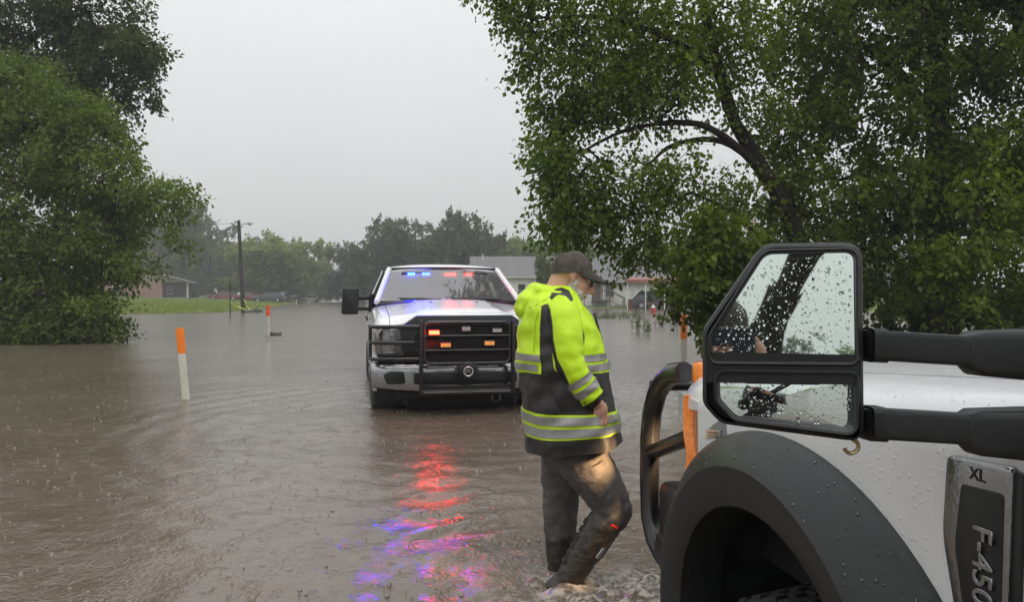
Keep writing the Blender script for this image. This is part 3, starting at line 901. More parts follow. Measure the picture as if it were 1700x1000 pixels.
# --- background trees: seven crowns, each tree a thing of its own
def far_variant(seed, kind):
    rs = random.Random(seed)
    H = 1.0
    lobes = []
    if kind == 'round':
        lobes.append(((0, 0, .50), (.36, .36, .36), 4, .45))
        for k in range(13):
            a = rs.random() * 2 * pi; z = rs.uniform(.10, .86); r = (.36 if z < .65 else .22) * rs.uniform(.6, 1.05)
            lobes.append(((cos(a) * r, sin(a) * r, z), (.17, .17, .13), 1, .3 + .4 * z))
    elif kind == 'tall':
        for k in range(14):
            z = .12 + .82 * k / 13; a = rs.random() * 2 * pi; r = .13 * rs.random()
            s = .20 * (1.15 - abs(z - .55))
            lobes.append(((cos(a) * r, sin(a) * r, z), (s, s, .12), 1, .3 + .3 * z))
    else:
        for k in range(18):
            a = rs.random() * 2 * pi; r = .38 * sqrt(rs.random()); z = rs.uniform(.10, .82)
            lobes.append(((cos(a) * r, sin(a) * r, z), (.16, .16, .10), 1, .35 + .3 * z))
    tz = .55
    trunk = [((0, 0, -.02), .028), ((.01, 0, .2), .022), ((-.01, .01, .4), .017), ((0, 0, .6), .012), ((.01, 0, .8), .006)]
    return trunk, lobes

FAR_T = {}
def far_proto(key, seed, kind, leafmat, n_anchor, n_leaf, leaf, spread):
    t, l = far_variant(seed, kind)
    r = make_tree('background_tree', (0, 0, 0), [t], l, n_anchor, n_leaf, leaf, spread, seed, leafmat, M['bark_far'], None, droop=0.3, twig=0.0011, expo=0.45, tube_n=3, aspect=0.8)
    FAR_T[key] = r
far_proto('a', 101, 'round', M['leaf_far'], 210, 15000, 0.034, 0.065)
far_proto('b', 102, 'round', M['leaf_far_lime'], 210, 15000, 0.034, 0.065)
far_proto('c', 103, 'tall', M['leaf_far'], 190, 13000, 0.032, 0.06)
far_proto('d', 104, 'wide', M['leaf_far_grey'], 200, 13000, 0.032, 0.065)
far_proto('e', 105, 'round', M['leaf_far_grey'], 200, 14000, 0.032, 0.062)
far_proto('f', 106, 'wide', M['leaf_far_lime'], 200, 13000, 0.034, 0.065)
used = set()
def far_tree(key, u, Y, v_top, width, label, group, rz=0.0):
    """v_top: height of the crown's top in the picture; width: of the crown in pixels"""
    p = FAR_T[key]
    if key in used:
        o = copy_tree(p)
    else:
        o = p; used.add(key)
    x = (u - 850) / F * Y
    z = max(gz(x, Y), -0.23) - 0.05
    top = CAMZ - (v_top - 490) / F * Y
    h = (top - z) / 0.92
    w = width / F * Y / 0.80
    o.location = (x, Y, z); o.rotation_euler = (0, 0, rz); o.scale = (w, w, h)
    tag(o, label, 'tree', group)
    return o
GL, GC, GR = 'trees behind the brick house', 'trees down the street', 'trees behind the white houses'
lbl = [
 ('c', 205, 160, 330, 90, 'dark tree showing just over the brick house roof', GL, .3), ('a', 268, 165, 345, 110, 'tall dark tree right behind the gable of the brick house', GL, 1.2),
 ('c', 318, 150, 352, 85, 'narrow tall tree at the right corner of the brick house', GL, 2.0), ('e', 350, 170, 378, 90, 'low dull tree between the brick house and the utility pole', GL, .5),
 ('a', 392, 165, 395, 80, 'small tree directly behind the utility pole', GL, 2.6), ('b', 450, 140, 380, 130, 'broad light green tree right behind the parked black SUV', GC, .8),
 ('f', 500, 150, 378, 90, 'pale rounded tree overhanging the end of the street on its left side', GC, 1.9), ('b', 522, 175, 412, 55, 'small pale tree at the left edge of the street gap', GC, 3.1),
 ('d', 580, 140, 398, 75, 'dark grey-green tree at the right edge of the street gap', GC, .2), ('e', 628, 130, 372, 95, 'dark tree left of the police truck cab', GC, 1.5),
 ('d', 690, 125, 362, 110, 'wide dark tree directly above the police truck roof', GC, 2.2), ('e', 755, 120, 360, 100, 'dark tree above the right end of the police truck roof', GC, .9),
 ('d', 805, 118, 368, 70, 'sparse grey tree behind the left end of the white house roof', GR, 2.9), ('f', 868, 130, 376, 90, 'pale feathery tree rising over the white house ridge', GR, .1),
 ('a', 925, 100, 385, 80, 'green tree behind the head of the wading man', GR, 1.0), ('b', 985, 120, 385, 90, 'tree above the cap of the wading man', GR, 2.1),
 ('f', 1060, 115, 400, 90, 'light tree behind the hipped roof', GR, .7), ('b', 1125, 100, 382, 100, 'bright yellow-green tree right behind the carport', GR, 1.7),
 ('e', 1185, 110, 395, 80, 'dull tree in the gap left of the mirror', GR, 2.7), ('a', 1260, 105, 390, 90, 'tree hidden behind the upper edge of the mirror', GR, .4),
 ('a', 235, 200, 350, 110, 'farther tree filling the gap over the brick house ridge', GL, 2.2), ('e', 300, 195, 365, 110, 'farther tree between the two tall trees behind the brick house', GL, .9), ('a', 425, 190, 388, 110, 'farther tree showing right of the utility pole', GL, 1.6),
 ('d', 655, 165, 378, 110, 'farther dark tree behind the left side of the police truck', GC, .6), ('e', 725, 160, 372, 110, 'farther dark tree behind the police truck windshield', GC, 2.8), ('d', 600, 170, 410, 80, 'farther low tree right of the street gap', GC, 1.1),
 ('d', 790, 150, 385, 100, 'farther grey tree over the left white house', GR, 1.9), ('a', 845, 155, 392, 100, 'farther tree behind the middle of the white roof', GR, .3), ('e', 960, 150, 395, 110, 'farther tree left of the hipped roof', GR, 2.5), ('b', 1030, 150, 398, 110, 'farther tree over the hipped roof', GR, .9),
 ('c', 903, 78, 432, 46, 'small dark tree standing between the two white houses', GR, .4),
 ('a', 1470, 90, 430, 110, 'tree on the far bank glimpsed under the dense trees', GR, 2.4), ('f', 1560, 95, 420, 120, 'pale tree on the far bank behind the dense trunk', GR, 1.1),
]
for a_ in lbl: far_tree(*a_)
# behind the viewer: what the wing mirror looks at
GB = 'trees behind the viewer'
for (key, x, h, w, rz) in (('a', -12, 5.0, 6.0, .3), ('b', -17, 4.0, 6.0, 1.3), ('e', -22, 5.2, 6.5, 2.3), ('a', -27, 4.4, 6.0, .9), ('c', -32, 5.5, 6.0, 1.9), ('b', -37, 4.8, 7, 2.9), ('e', -7, 4.5, 6.0, .2)):
    o = copy_tree(FAR_T[key]); o.location = (x, -92, gz(x, -92) - .1); o.scale = (w, w, h); o.rotation_euler = (0, 0, rz)
    tag(o, 'distant tree behind the viewer, seen low in the wing mirror', 'tree', GB)
make_tree('pillar_stand_in', (-2.75, -8.0, -.3), [[((0, 0, 0), .19), ((.60, 0, 1.5), .17), ((1.20, 0, 3.0), .16), ((1.9, -.2, 5.0), .12), ((2.4, -.4, 7.0), .06)]],  # trunk added behind the viewer to give the mirror its dark slanting band
          [((2.2, -.6, 7.0), (2.2, 2.0, 1.4), 2, .4), ((.8, -1.0, 6.6), (1.4, 1.6, 1.0), 1, .4)], 70, 5000, .13, .4, 77, M['leaf_dark'], M['bark'], 'added leaning trunk standing in for the dark pillar in the wing mirror')
# ------------------------------------------------------------------ buildings
def brick_mat(name, c1, c2, mortar, scale=1.0, bw=0.22, bh=0.075):
    m, nt, b = new_mat(name)
    tc = nt.nodes.new('ShaderNodeTexCoord')
    mp = nt.nodes.new('ShaderNodeMapping'); mp.inputs['Rotation'].default_value = (radians(90), 0, 0)
    nt.links.new(tc.outputs['Object'], mp.inputs[0])
    t = nt.nodes.new('ShaderNodeTexBrick')
    t.inputs['Scale'].default_value = scale
    t.inputs['Brick Width'].default_value = bw; t.inputs['Row Height'].default_value = bh; t.inputs['Mortar Size'].default_value = 0.008
    t.inputs['Color1'].default_value = (*c1, 1); t.inputs['Color2'].default_value = (*c2, 1); t.inputs['Mortar'].default_value = (*mortar, 1)
    nt.links.new(mp.outputs[0], t.inputs['Vector']); nt.links.new(t.outputs[0], b.inputs['Base Color'])
    b.inputs['Roughness'].default_value = 0.85
    return m
def band_mat(name, c1, c2, step, axis='Z', rough=0.7, bump=0.6):
    """lap siding or shingle courses, too far away to tell the pieces apart"""
    m, nt, b = new_mat(name)
    tc = nt.nodes.new('ShaderNodeTexCoord')
    w = nt.nodes.new('ShaderNodeTexWave'); w.wave_type = 'BANDS'; w.bands_direction = axis; w.wave_profile = 'SAW'
    w.inputs['Scale'].default_value = 0.314 / step; w.inputs['Distortion'].default_value = 0.0
    nt.links.new(tc.outputs['Object'], w.inputs['Vector'])
    n = nt.nodes.new('ShaderNodeTexNoise'); n.inputs['Scale'].default_value = 2.5; n.inputs['Detail'].default_value = 6
    nt.links.new(tc.outputs['Object'], n.inputs['Vector'])
    r = nt.nodes.new('ShaderNodeValToRGB')
    r.color_ramp.elements[0].position = .3; r.color_ramp.elements[0].color = (*c1, 1)
    r.color_ramp.elements[1].position = .7; r.color_ramp.elements[1].color = (*c2, 1)
    nt.links.new(n.outputs['Fac'], r.inputs[0]); nt.links.new(r.outputs[0], b.inputs['Base Color'])
    bp = nt.nodes.new('ShaderNodeBump'); bp.inputs['Strength'].default_value = bump; bp.inputs['Distance'].default_value = 0.02
    nt.links.new(w.outputs['Fac'], bp.inputs['Height']); nt.links.new(bp.outputs[0], b.inputs['Normal'])
    b.inputs['Roughness'].default_value = rough
    return m
M['brick'] = brick_mat('house_brick', (0.25, 0.125, 0.095), (0.31, 0.17, 0.13), (0.30, 0.25, 0.21))
M['tan_siding'] = band_mat('tan_gable_siding', (0.28, 0.22, 0.17), (0.33, 0.27, 0.21), 0.2)
M['white_siding'] = band_mat('white_lap_siding', (0.68, 0.68, 0.66), (0.80, 0.80, 0.78), 0.15)
M['shingle'] = band_mat('grey_shingle', (0.13, 0.13, 0.135), (0.21, 0.205, 0.205), 0.15, rough=0.8)
M['trim'] = pm('white_trim', (0.5, 0.5, 0.48), 0.6, 0, 0.1, 3)
M['brown_trim'] = pm('brown_trim', (0.10, 0.075, 0.06), 0.7, 0, 0.2, 3)
M['pane'] = pm('window_pane', (0.03, 0.035, 0.04), 0.08, 0, 0, spec=0.8)
M['old_wood'] = pm('weathered_wood', (0.13, 0.10, 0.085), 0.85, 0, 0.35, 5, 0.5, 20)
M['red_metal'] = pm('faded_red_metal', (0.27, 0.10, 0.075), 0.5, 0, 0.2, 1.5)
M['white_metal'] = pm('white_metal', (0.72, 0.72, 0.70), 0.4)
M['concrete'] = pm('concrete', (0.35, 0.34, 0.32), 0.85, 0, 0.2, 3)

def window(parent, cx, cz, w, h, y, panes=1):
    fr = MB()
    t = 0.07
    for (x, z, a, b_) in ((cx, cz + h / 2 - t / 2, w, t), (cx, cz - h / 2 + t / 2, w, t), (cx - w / 2 + t / 2, cz, t, h - 2 * t), (cx + w / 2 - t / 2, cz, t, h - 2 * t), (cx, cz, w - 2 * t, 0.05)):
        fr.box((x, y - 0.04, z), (a, 0.08, b_))
    f = fr.build('window', M['trim'], parent)
    for s in (-1, 1):
        MB().box((cx, y - 0.01, cz + s * h / 4), (w - 2 * t, 0.02, h / 2 - t)).build('pane', M['pane'], f)
    MB().box((cx, y - 0.06, cz - h / 2 - 0.03), (w + 0.12, 0.12, 0.06)).build('sill', M['trim'], f)
    return f

# brick house on the left, gable towards the street
Y = 130.0
xl, xr = (180 - 850) / F * Y, (331 - 850) / F * Y
cx = (xl + xr) / 2; hw = (xr - xl) / 2
zb = gz(cx, Y) - 0.15
root = empty('brick_house', (cx - 2.4, Y, zb), radians(15))
tag(root, 'low brown brick house with tan gable on the green lawn', 'house')
eave = 2.75; ridge = 4.75; dep = 9.0
MB().box((-hw * 0.27, dep / 2, eave / 2), (hw * 1.46, dep, eave)).build('wall', M['brick'], root)
MB().box((hw * 0.70, dep / 2 + 1.0, eave / 2), (hw * 0.46, dep - 2.0, eave)).build('porch_wall', M['brown_trim'], root)
MB().prism([(-hw - .02, eave), (hw + .02, eave), (0, ridge - .12)], 0.0, 0.2, 'xz').build('gable', M['tan_siding'], root)
rf = MB()
for s in (-1, 1):
    a = Vector((0, 0, ridge)); e = Vector((s * (hw + .5), 0, eave - .12))
    n = Vector((s * (ridge - eave), 0, hw)).normalized() * 0.14
    rf.add([(a.x, -.55, a.z), (e.x, -.55, e.z), (e.x, dep + .5, e.z), (a.x, dep + .5, a.z),
            (a.x, -.55, a.z + .16), (e.x, -.55, e.z + .16), (e.x, dep + .5, e.z + .16), (a.x, dep + .5, a.z + .16)],
           [(0, 1, 2, 3), (7, 6, 5, 4), (0, 4, 5, 1), (1, 5, 6, 2), (2, 6, 7, 3), (3, 7, 4, 0)])
rfo = rf.build('roof', M['shingle'], root, smooth=0)
for s in (-1, 1):
    L_ = sqrt((hw + .5) ** 2 + (ridge - eave + .12) ** 2)
    ang = math.atan2(ridge - eave + .12, hw + .5)
    MB().box((s * (hw + .5) / 2, -.58, (ridge + eave - .12) / 2 + .03), (L_, .05, .2), rot=(0, s * ang, 0)).build('fascia', M['brown_trim'], rfo)
MB().box((hw - .12, .15, eave / 2), (.28, .28, eave)).build('porch_column', M['trim'], root)
MB().box((hw * .72, 0.6, .08), (hw * .56, 2.2, .16)).build('porch_floor', M['concrete'], root)
window(root, hw * .58, 1.45, .9, 1.3, 1.98)
MB().box((hw * .85, 1.97, 1.05), (.9, .06, 2.05)).build('door', M['brown_trim'], root)
window(root, -hw * .45, 1.5, 1.4, 1.2, 0.0)

# white house with the long ridge, left of the wading man
Y = 84.0
xl, xr = (783 - 850) / F * Y, (918 - 850) / F * Y
cx = (xl + xr) / 2; hw = (xr - xl) / 2
zb = gz(cx, Y) - 0.1
root = empty('white_house', (cx, Y, zb), 0)
tag(root, 'white sided house with plain grey roof behind the police truck', 'house')
eave = CAMZ - (460 - 490) / F * Y - zb; ridge = CAMZ - (428 - 490) / F * (Y + 3.5) - zb; dep = 7.0
MB().box((0, dep / 2, eave / 2), (hw * 2, dep, eave)).build('wall', M['white_siding'], root)
for s in (-1, 1):
    MB().prism([(0, eave), (dep, eave), (dep / 2, ridge - .1)], s * hw - .06, s * hw + .06, 'yz').build('gable', M['white_siding'], root)
rf = MB()
rf.add([(-hw - .35, -.45, eave - .1), (hw + .35, -.45, eave - .1), (hw + .35, dep / 2, ridge), (-hw - .35, dep / 2, ridge), (-hw - .35, dep + .45, eave - .1), (hw + .35, dep + .45, eave - .1),
        (-hw - .35, -.45, eave + .04), (hw + .35, -.45, eave + .04), (hw + .35, dep / 2, ridge + .14), (-hw - .35, dep / 2, ridge + .14), (-hw - .35, dep + .45, eave + .04), (hw + .35, dep + .45, eave + .04)],
       [(6, 7, 8, 9), (9, 8, 11, 10), (0, 3, 2, 1), (3, 4, 5, 2), (0, 1, 7, 6), (5, 4, 10, 11), (0, 6, 9, 3), (3, 9, 10, 4), (1, 2, 8, 7), (2, 5, 11, 8)])
rfo = rf.build('roof', M['shingle'], root, smooth=0)
MB().box((0, -.47, eave - .04), (hw * 2 + .7, .05, .18)).build('gutter', M['trim'], rfo)
MB().tube([(-hw * .75, dep / 2 - .6, ridge - .5), (-hw * .75, dep / 2 - .6, ridge + .35)], .06, 8).build('vent_pipe', M['white_metal'], rfo)
for wx in ((866 - 850) / F * Y - cx, -hw * .55):
    window(root, wx, eave - 1.45, .85, 1.45, 0.0)

# white house with hipped roof, right of the man
Y = 81.0
xl, xr = (952 - 850) / F * Y, (1122 - 850) / F * Y
cx = (xl + xr) / 2; hw = (xr - xl) / 2
zb = gz(cx, Y) - 0.1
root = empty('white_house', (cx, Y, zb), 0)
tag(root, 'white house with hipped grey roof and wooden porch steps', 'house')
eave = CAMZ - (470 - 490) / F * Y - zb; ridge = CAMZ - (424 - 490) / F * (Y + 4) - zb; dep = 8.0
MB().box((0, dep / 2, eave / 2), (hw * 2, dep, eave)).build('wall', M['white_siding'], root)
rx = hw - 3.0
rf = MB()
q = .5
lo = eave - .08; hi = eave + .06
rf.add([(-hw - q, -q, lo), (hw + q, -q, lo), (hw + q, dep + q, lo), (-hw - q, dep + q, lo), (-hw - q, -q, hi), (hw + q, -q, hi), (hw + q, dep + q, hi), (-hw - q, dep + q, hi), (-rx, dep / 2, ridge), (rx, dep / 2, ridge)],
       [(3, 2, 1, 0), (0, 1, 5, 4), (1, 2, 6, 5), (2, 3, 7, 6), (3, 0, 4, 7), (4, 5, 9, 8), (5, 6, 9), (6, 7, 8, 9), (7, 4, 8)])
rfo = rf.build('roof', M['shingle'], root, smooth=0)
# small gabled dormer over the porch
gx = (1020 - 850) / F * Y - cx
df = MB()
df.add([(gx - 3.0, -.55, eave + .02), (gx + 3.0, -.55, eave + .02), (gx + 1.2, 2.2, eave + 1.55), (gx - 1.2, 2.2, eave + 1.55), (gx - 3.0, 3.0, eave), (gx + 3.0, 3.0, eave)],
       [(0, 1, 2, 3), (1, 5, 2), (0, 3, 4), (4, 5, 1, 0)])
df.build('porch_roof', M['shingle'], rfo, smooth=0)
for px in (1003, 1030):
    MB().tube([((px - 850) / F * Y - cx, 2.6, eave + .9), ((px - 850) / F * Y - cx, 2.6, eave + 2.3)], .07, 8).build('vent_pipe', M['white_metal'], rfo)
window(root, (1012 - 850) / F * Y - cx, 1.75, .95, 1.5, 0.0)
window(root, (1100 - 850) / F * Y - cx, 1.75, .95, 1.5, 0.0)
MB().box(((990 - 850) / F * Y - cx, -.02, 1.5), (.95, .05, 2.1)).build('door', M['brown_trim'], root)
# porch: deck, posts, rails, steps
pz = .75
x0, x1 = (982 - 850) / F * Y - cx, (1010 - 850) / F * Y - cx
deck = MB().box(((x0 + x1) / 2, -1.0, pz - .06), (x1 - x0, 2.0, .12)).build('porch_deck', M['old_wood'], root)
for xx in (x0 + .08, (x0 + x1) / 2, x1 - .08):
    MB().box((xx, -1.92, (pz + eave) / 2 - .3), (.12, .12, eave + pz * 0 - .4)).build('porch_post', M['old_wood'], root)
MB().box(((x0 + x1) / 2, -1.92, pz + .95), (x1 - x0, .06, .09)).build('railing', M['old_wood'], root)
for k in range(5):
    MB().box((x0 + .3 + k * (x1 - x0 - .6) / 4, -1.92, pz + .45), (.05, .04, .9)).build('baluster', M['old_wood'], root)
for k in range(4):
    MB().box((x1 + .2 + k * .3, -1.0, pz - .16 - k * .18), (.32, 1.1, .05)).build('step', M['old_wood'], root)
for yy in (-1.55, -.45):
    MB().tube([(x1, yy, pz + .95), (x1 + 1.5, yy, .95)], .045, 6).build('handrail', M['old_wood'], root)
    MB().box((x1 + 1.45, yy, .5), (.09, .09, 1.0)).build('stair_post', M['old_wood'], root)

# carport
Y = 73.0
xl, xr = (1040 - 850) / F * Y, (1135 - 850) / F * Y
root = empty('carport', ((xl + xr) / 2, Y, gz((xl + xr) / 2, Y)), radians(-14))
tag(root, 'red metal carport on thin white posts beside the white house', 'carport')
hw = (xr - xl) / 2; top = CAMZ - (462 - 490) / F * Y - root.location.z
rf = MB()
rings = []
for k in range(13):
    s = k / 12.0; a = (s - .5) * 2
    y = a * 2.6; z = top + .18 - 0.42 * abs(a) ** 2.4
    rings.append([(-hw, y + 2.6, z), (hw, y + 2.6, z)])
rf.loft(rings, closed=False)
rings2 = [[(p[0], p[1], p[2] - .04) for p in r] for r in rings]
rf.loft(rings2, closed=False)
rfo = rf.build('roof', M['red_metal'], root)
MB().box((0, -.03, top - .30), (2 * hw, .05, .32)).build('fascia', M['red_metal'], rfo)
for k in range(9):
    xx = -hw + .1 + k * (2 * hw - .2) / 8
    MB().tube([(xx, y_ * 1.0 + 2.6, top + .20 - .42 * abs(y_ / 2.6) ** 2.4) for y_ in (-2.6, -1.6, 0, 1.6, 2.6)], .025, 4).build('roof_rib', M['red_metal'], rfo)
for xx in (-hw + .1, -hw * .33, hw * .33, hw - .1):
    for yy in (.05, 5.15):
        MB().tube([(xx, yy, -.3), (xx, yy, top - .2)], .05, 6).build('post', M['white_metal'], root)
MB().box((0, .06, .75), (hw * .9, .05, .08)).build('rail', M['red_metal'], root)

# a white stake fence bit left of the carport, red porch stuff
o = MB()
o.prism(rounded([(-.5, 0), (.5, 0), (.5, .55), (-.5, .55)], .08), -.35, .35, 'xz', .04)
o.box((0, 0, .75), (.9, .1, .4), bev=.03)
tag(o.build('garden_bench', M['red_metal']), 'small red garden bench at the corner of the carport', 'bench')
bpy.data.objects['garden_bench'].location = ((1049 - 850) / F * 76, 76, gz((1049 - 850) / F * 76, 76))

# tall tan stack far behind the trees
Yt = 210.0
xt = (1247 - 850) / F * Yt
root = empty('brick_stack', (xt, Yt, gz(xt, Yt)))
tag(root, 'tan brick stack far off in the gap above the mirror', 'chimney')
zt = CAMZ - (362 - 490) / F * Yt - root.location.z
M['tan_brick'] = brick_mat('tan_stack_brick', (0.42, 0.27, 0.19), (0.47, 0.32, 0.23), (0.4, 0.34, 0.3))
MB().loft([[(sx * w, sy * w, z) for sx, sy in ((-1, -1), (1, -1), (1, 1), (-1, 1))] for w, z in ((1.5, -.5), (1.2, zt * .6), (1.1, zt - .6))]).build('shaft', M['tan_brick'], root, smooth=0)
MB().box((0, 0, zt - .3), (2.7, 2.7, .6)).build('cap', M['concrete'], root)

# ------------------------------------------------------------------ cars far off
def car(name, label, loc, rz, paint, L_=4.6, W_=1.85, H_=1.5, kind='suv', group='cars parked in the distance', glass=None):
    """lofted body with cabin glass, wheels, lamps and bumpers; x runs along the car"""
    glass = glass or M['pane']
    root = empty(name, loc, rz)
    tag(root, label, 'car' if kind == 'sedan' else ('truck' if kind == 'pickup' else 'suv'), group)
    hl = L_ / 2; hw = W_ / 2
    belt = H_ * .60
    if kind == 'suv':
        prof = [(-hl, .45, .75), (-hl + .06, .35, belt), (-hl + .3, .3, belt + .02), (-hl + .95, .3, belt), (-hl + 1.15, .3, belt - .01), (0, .3, belt), (hl - .25, .3, belt + .01), (hl - .02, .35, belt - .04), (hl, .45, .8)]
        cab = [(-hl + 1.05, belt), (-hl + 1.75, H_ - .06), (-hl + 2.2, H_), (hl - .75, H_ - .02), (hl - .12, belt)]
    elif kind == 'sedan':
        prof = [(-hl, .4, .62), (-hl + .08, .3, belt - .06), (-hl + .5, .28, belt - .02), (-hl + 1.3, .28, belt), (0, .28, belt + .01), (hl - .9, .28, belt + .02), (hl - .1, .3, belt - .04), (hl, .4, .65)]
        cab = [(-hl + 1.25, belt), (-hl + 2.0, H_ - .04), (-hl + 2.5, H_), (hl - 1.5, H_ - .04), (hl - .75, belt)]
    else:
        prof = [(-hl, .5, .8), (-hl + .08, .42, belt - .02), (-hl + 1.3, .42, belt + .02), (0, .42, belt + .02), (hl - .1, .42, belt + .02), (hl, .5, belt)]
        cab = [(-hl + 1.3, belt), (-hl + 1.9, H_ - .03), (-hl + 2.3, H_), (.15, H_ - .02), (.35, belt)]
    rings = []
    for x, zl, zt in prof:
        w = hw * (0.9 if abs(x) > hl - .05 else 1.0)
        rings.append([(x, -w * .96, zl), (x, -w, (zl + zt) / 2), (x, -w * .97, zt - .05), (x, -w * .9, zt), (x, w * .9, zt), (x, w * .97, zt - .05), (x, w, (zl + zt) / 2), (x, w * .96, zl)])
    MB().loft(rings).build('body', paint, root, 40)
    # cabin: pillars and roof in paint, glass between
    n = len(cab); wt = hw * .74; wb_ = hw * .92
    def wid(z): return wb_ + (wt - wb_) * (z - belt) / (H_ - belt)
    g = MB(); g.loft([[(x, -wid(z), z) for x, z in cab], [(x, wid(z), z) for x, z in cab]], closed=True)
    g.build('window_glass', glass, root, 20)
    xm = (cab[0][0] + cab[-1][0]) / 2
    for s in (-1, 1):
        MB().tube([(x, s * wid(z), z) for x, z in cab], .05, 5).build('pillar', paint, root)
        MB().tube([(xm, s * wid(belt), belt), (xm, s * wid(H_ - .03), H_ - .03)], .045, 5).build('pillar', paint, root)
    MB().add([(cab[1][0], -wid(cab[1][1]) - .01, cab[1][1] + .02), (cab[2][0], -wt - .01, H_ + .03), (cab[3][0], -wt - .01, cab[3][1] + .03), (cab[3][0], wt + .01, cab[3][1] + .03), (cab[2][0], wt + .01, H_ + .03), (cab[1][0], wid(cab[1][1]) + .01, cab[1][1] + .02)],
             [(0, 1, 4, 5), (1, 2, 3, 4)]).build('roof', paint, root)
    R = .34 if kind != 'sedan' else .31
    for x in (-hl + .85, hl - .95):
        for s in (-1, 1):
            Mx = Matrix.Translation((x, s * (hw - .10), R)) @ Matrix.Rotation(radians(90), 4, 'X')
            w_ = MB().lathe([(R * .62, -.10), (R * .95, -.11), (R, -.07), (R, .07), (R * .95, .11), (R * .62, .10)], 20, Mx).build('wheel', M['rubber'], root)
            MB().lathe([(0.001, -.112), (R * .30, -.115), (R * .62, -.10), (R * .62, .10), (R * .30, .115), (0.001, .112)], 14, Mx).build('rim', M['steel_wheel'], w_)
            if True:
                MB().lathe([(R * 1.06, -.02), (R * 1.22, -.02), (R * 1.22, .02), (R * 1.06, .02)], 18, Matrix.Translation((x, s * (hw + .0), R + .02)) @ Matrix.Rotation(radians(90), 4, 'X')).build('wheel_arch', M['dark'], root)
    for s in (-1, 1):
        MB().box((-hl + .05, s * hw * .66, belt - .20), (.12, .38, .16), bev=.03).build('headlight', M['lens_far'], root)
        MB().box((hl - .03, s * hw * .72, belt - .15), (.10, .22, .26), bev=.03).build('tail_light', M['tail_red'], root)
        MB().box((-hl + 1.35, s * (hw + .09), belt + .08), (.12, .18, .13), bev=.03).build('side_mirror', paint, root)
    MB().box((-hl + .02, 0, .42), (.16, W_ * .94, .22), bev=.05).build('bumper', M['black_plastic'], root)
    MB().box((hl - .02, 0, .45), (.16, W_ * .94, .22), bev=.05).build('bumper', M['black_plastic'], root)
    return root
M['lens_far'] = pm('far_headlight', (0.6, 0.6, 0.6), 0.15, 0.2)
M['tail_red'] = pm('tail_lamp', (0.3, 0.01, 0.01), 0.2)
M['p_black'] = pm('black_car_paint', (0.035, 0.034, 0.045), 0.12, 0, coat=0.8)
M['p_red'] = pm('dark_red_car_paint', (0.20, 0.035, 0.03), 0.2, 0, coat=0.6)
M['p_dark'] = pm('dark_grey_car_paint', (0.05, 0.05, 0.055), 0.2, 0, coat=0.6)
M['p_white'] = pm('white_car_paint', (0.6, 0.6, 0.6), 0.2, 0, coat=0.6)
def car_at(name, label, u, Y, rz, *a, **k):
    x = (u - 850) / F * Y
    return car(name, label, (x, Y, gz(x, Y) - .02), rz, *a, **k)
car_at('parked_suv', 'black SUV parked side-on at the edge of the lawn', 447, 118, radians(6), M['p_black'], 4.7, 1.9, 1.55)
car_at('parked_car', 'long dark red car parked behind the thin sign post', 374, 128, radians(3), M['p_red'], 5.0, 1.85, 1.40, 'sedan')
car_at('parked_car', 'dark red car half hidden behind the black SUV', 419, 130, radians(170), M['p_red'], 4.4, 1.8, 1.40, 'sedan')
car_at('parked_pickup', 'dark pickup just behind the tail of the black SUV', 474, 128, radians(60), M['p_dark'], 5.2, 1.95, 1.75, 'pickup')
car_at('parked_car', 'small white car under the trees at the end of the street', 514, 150, radians(30), M['p_white'], 4.4, 1.8, 1.45, 'sedan')
car_at('carport_suv', 'dark SUV parked under the red carport', 1092, 75.5, radians(160), M['p_dark'], 4.7, 1.9, 1.7)

# ------------------------------------------------------------------ street furniture
M['pole_wood'] = pm('dark_utility_pole', (0.045, 0.042, 0.04), 0.85, 0, 0.3, 3, 0.5, 12, stretch=(1, 1, .2))
M['galv'] = pm('galvanised', (0.30, 0.31, 0.31), 0.45, 0.6, 0.2, 6)
p0 = at(404.5, 520, 58.0); p1 = at(396.5, 366, 58.0)
root = empty('utility_pole', (p0.x, p0.y, gz(p0.x, p0.y) - .1))
tag(root, 'dark wooden utility pole with street lamp at the lawn edge', 'utility pole')
h = p1.z - root.location.z; dx = p1.x - p0.x
MB().tube([(0, 0, -.3), (dx * .5, 0, h * .5), (dx, 0, h)], [.17, .15, .12], 12).build('pole', M['pole_wood'], root)
arm = MB().tube([(dx, -.05, h - .55), (dx + .3, -.05, h - .3), (dx + .62, -.05, h - .22)], .03, 6).build('lamp_arm', M['galv'], root)
MB().loft([[(dx + .55 + k * .14, -.05 + cos(t) * w, h - .24 + sin(t) * w * .7) for t in [i * pi / 4 for i in range(8)]] for k, w in enumerate((.05, .10, .12, .09, .03))]).build('lamp_head', M['galv'], arm)
MB().lathe([(.001, -.10), (.07, -.08), (.10, -.0)], 10, Matrix.Translation((dx + .85, -.05, h - .30))).build('lamp_lens', M['lens_far'], arm)
MB().box((dx, 0, h - .35), (.10, .30, .10), bev=.02).build('crossarm', M['pole_wood'], root)
# service wires running off to the left
for k, dz in enumerate((0,)):
    a = Vector((p1.x, p1.y, p1.z - .18 - dz)); b_ = at(-260, 330 + k * 14, 62.0)
    pts = [a.lerp(b_, s / 16) - Vector((0, 0, 1.1 * 4 * (s / 16) * (1 - s / 16))) for s in range(17)]
    tag(MB().tube(pts, .012, 4).build('overhead_wire', M['black_plastic']), 'thin overhead wire running left from the utility pole', 'wire')

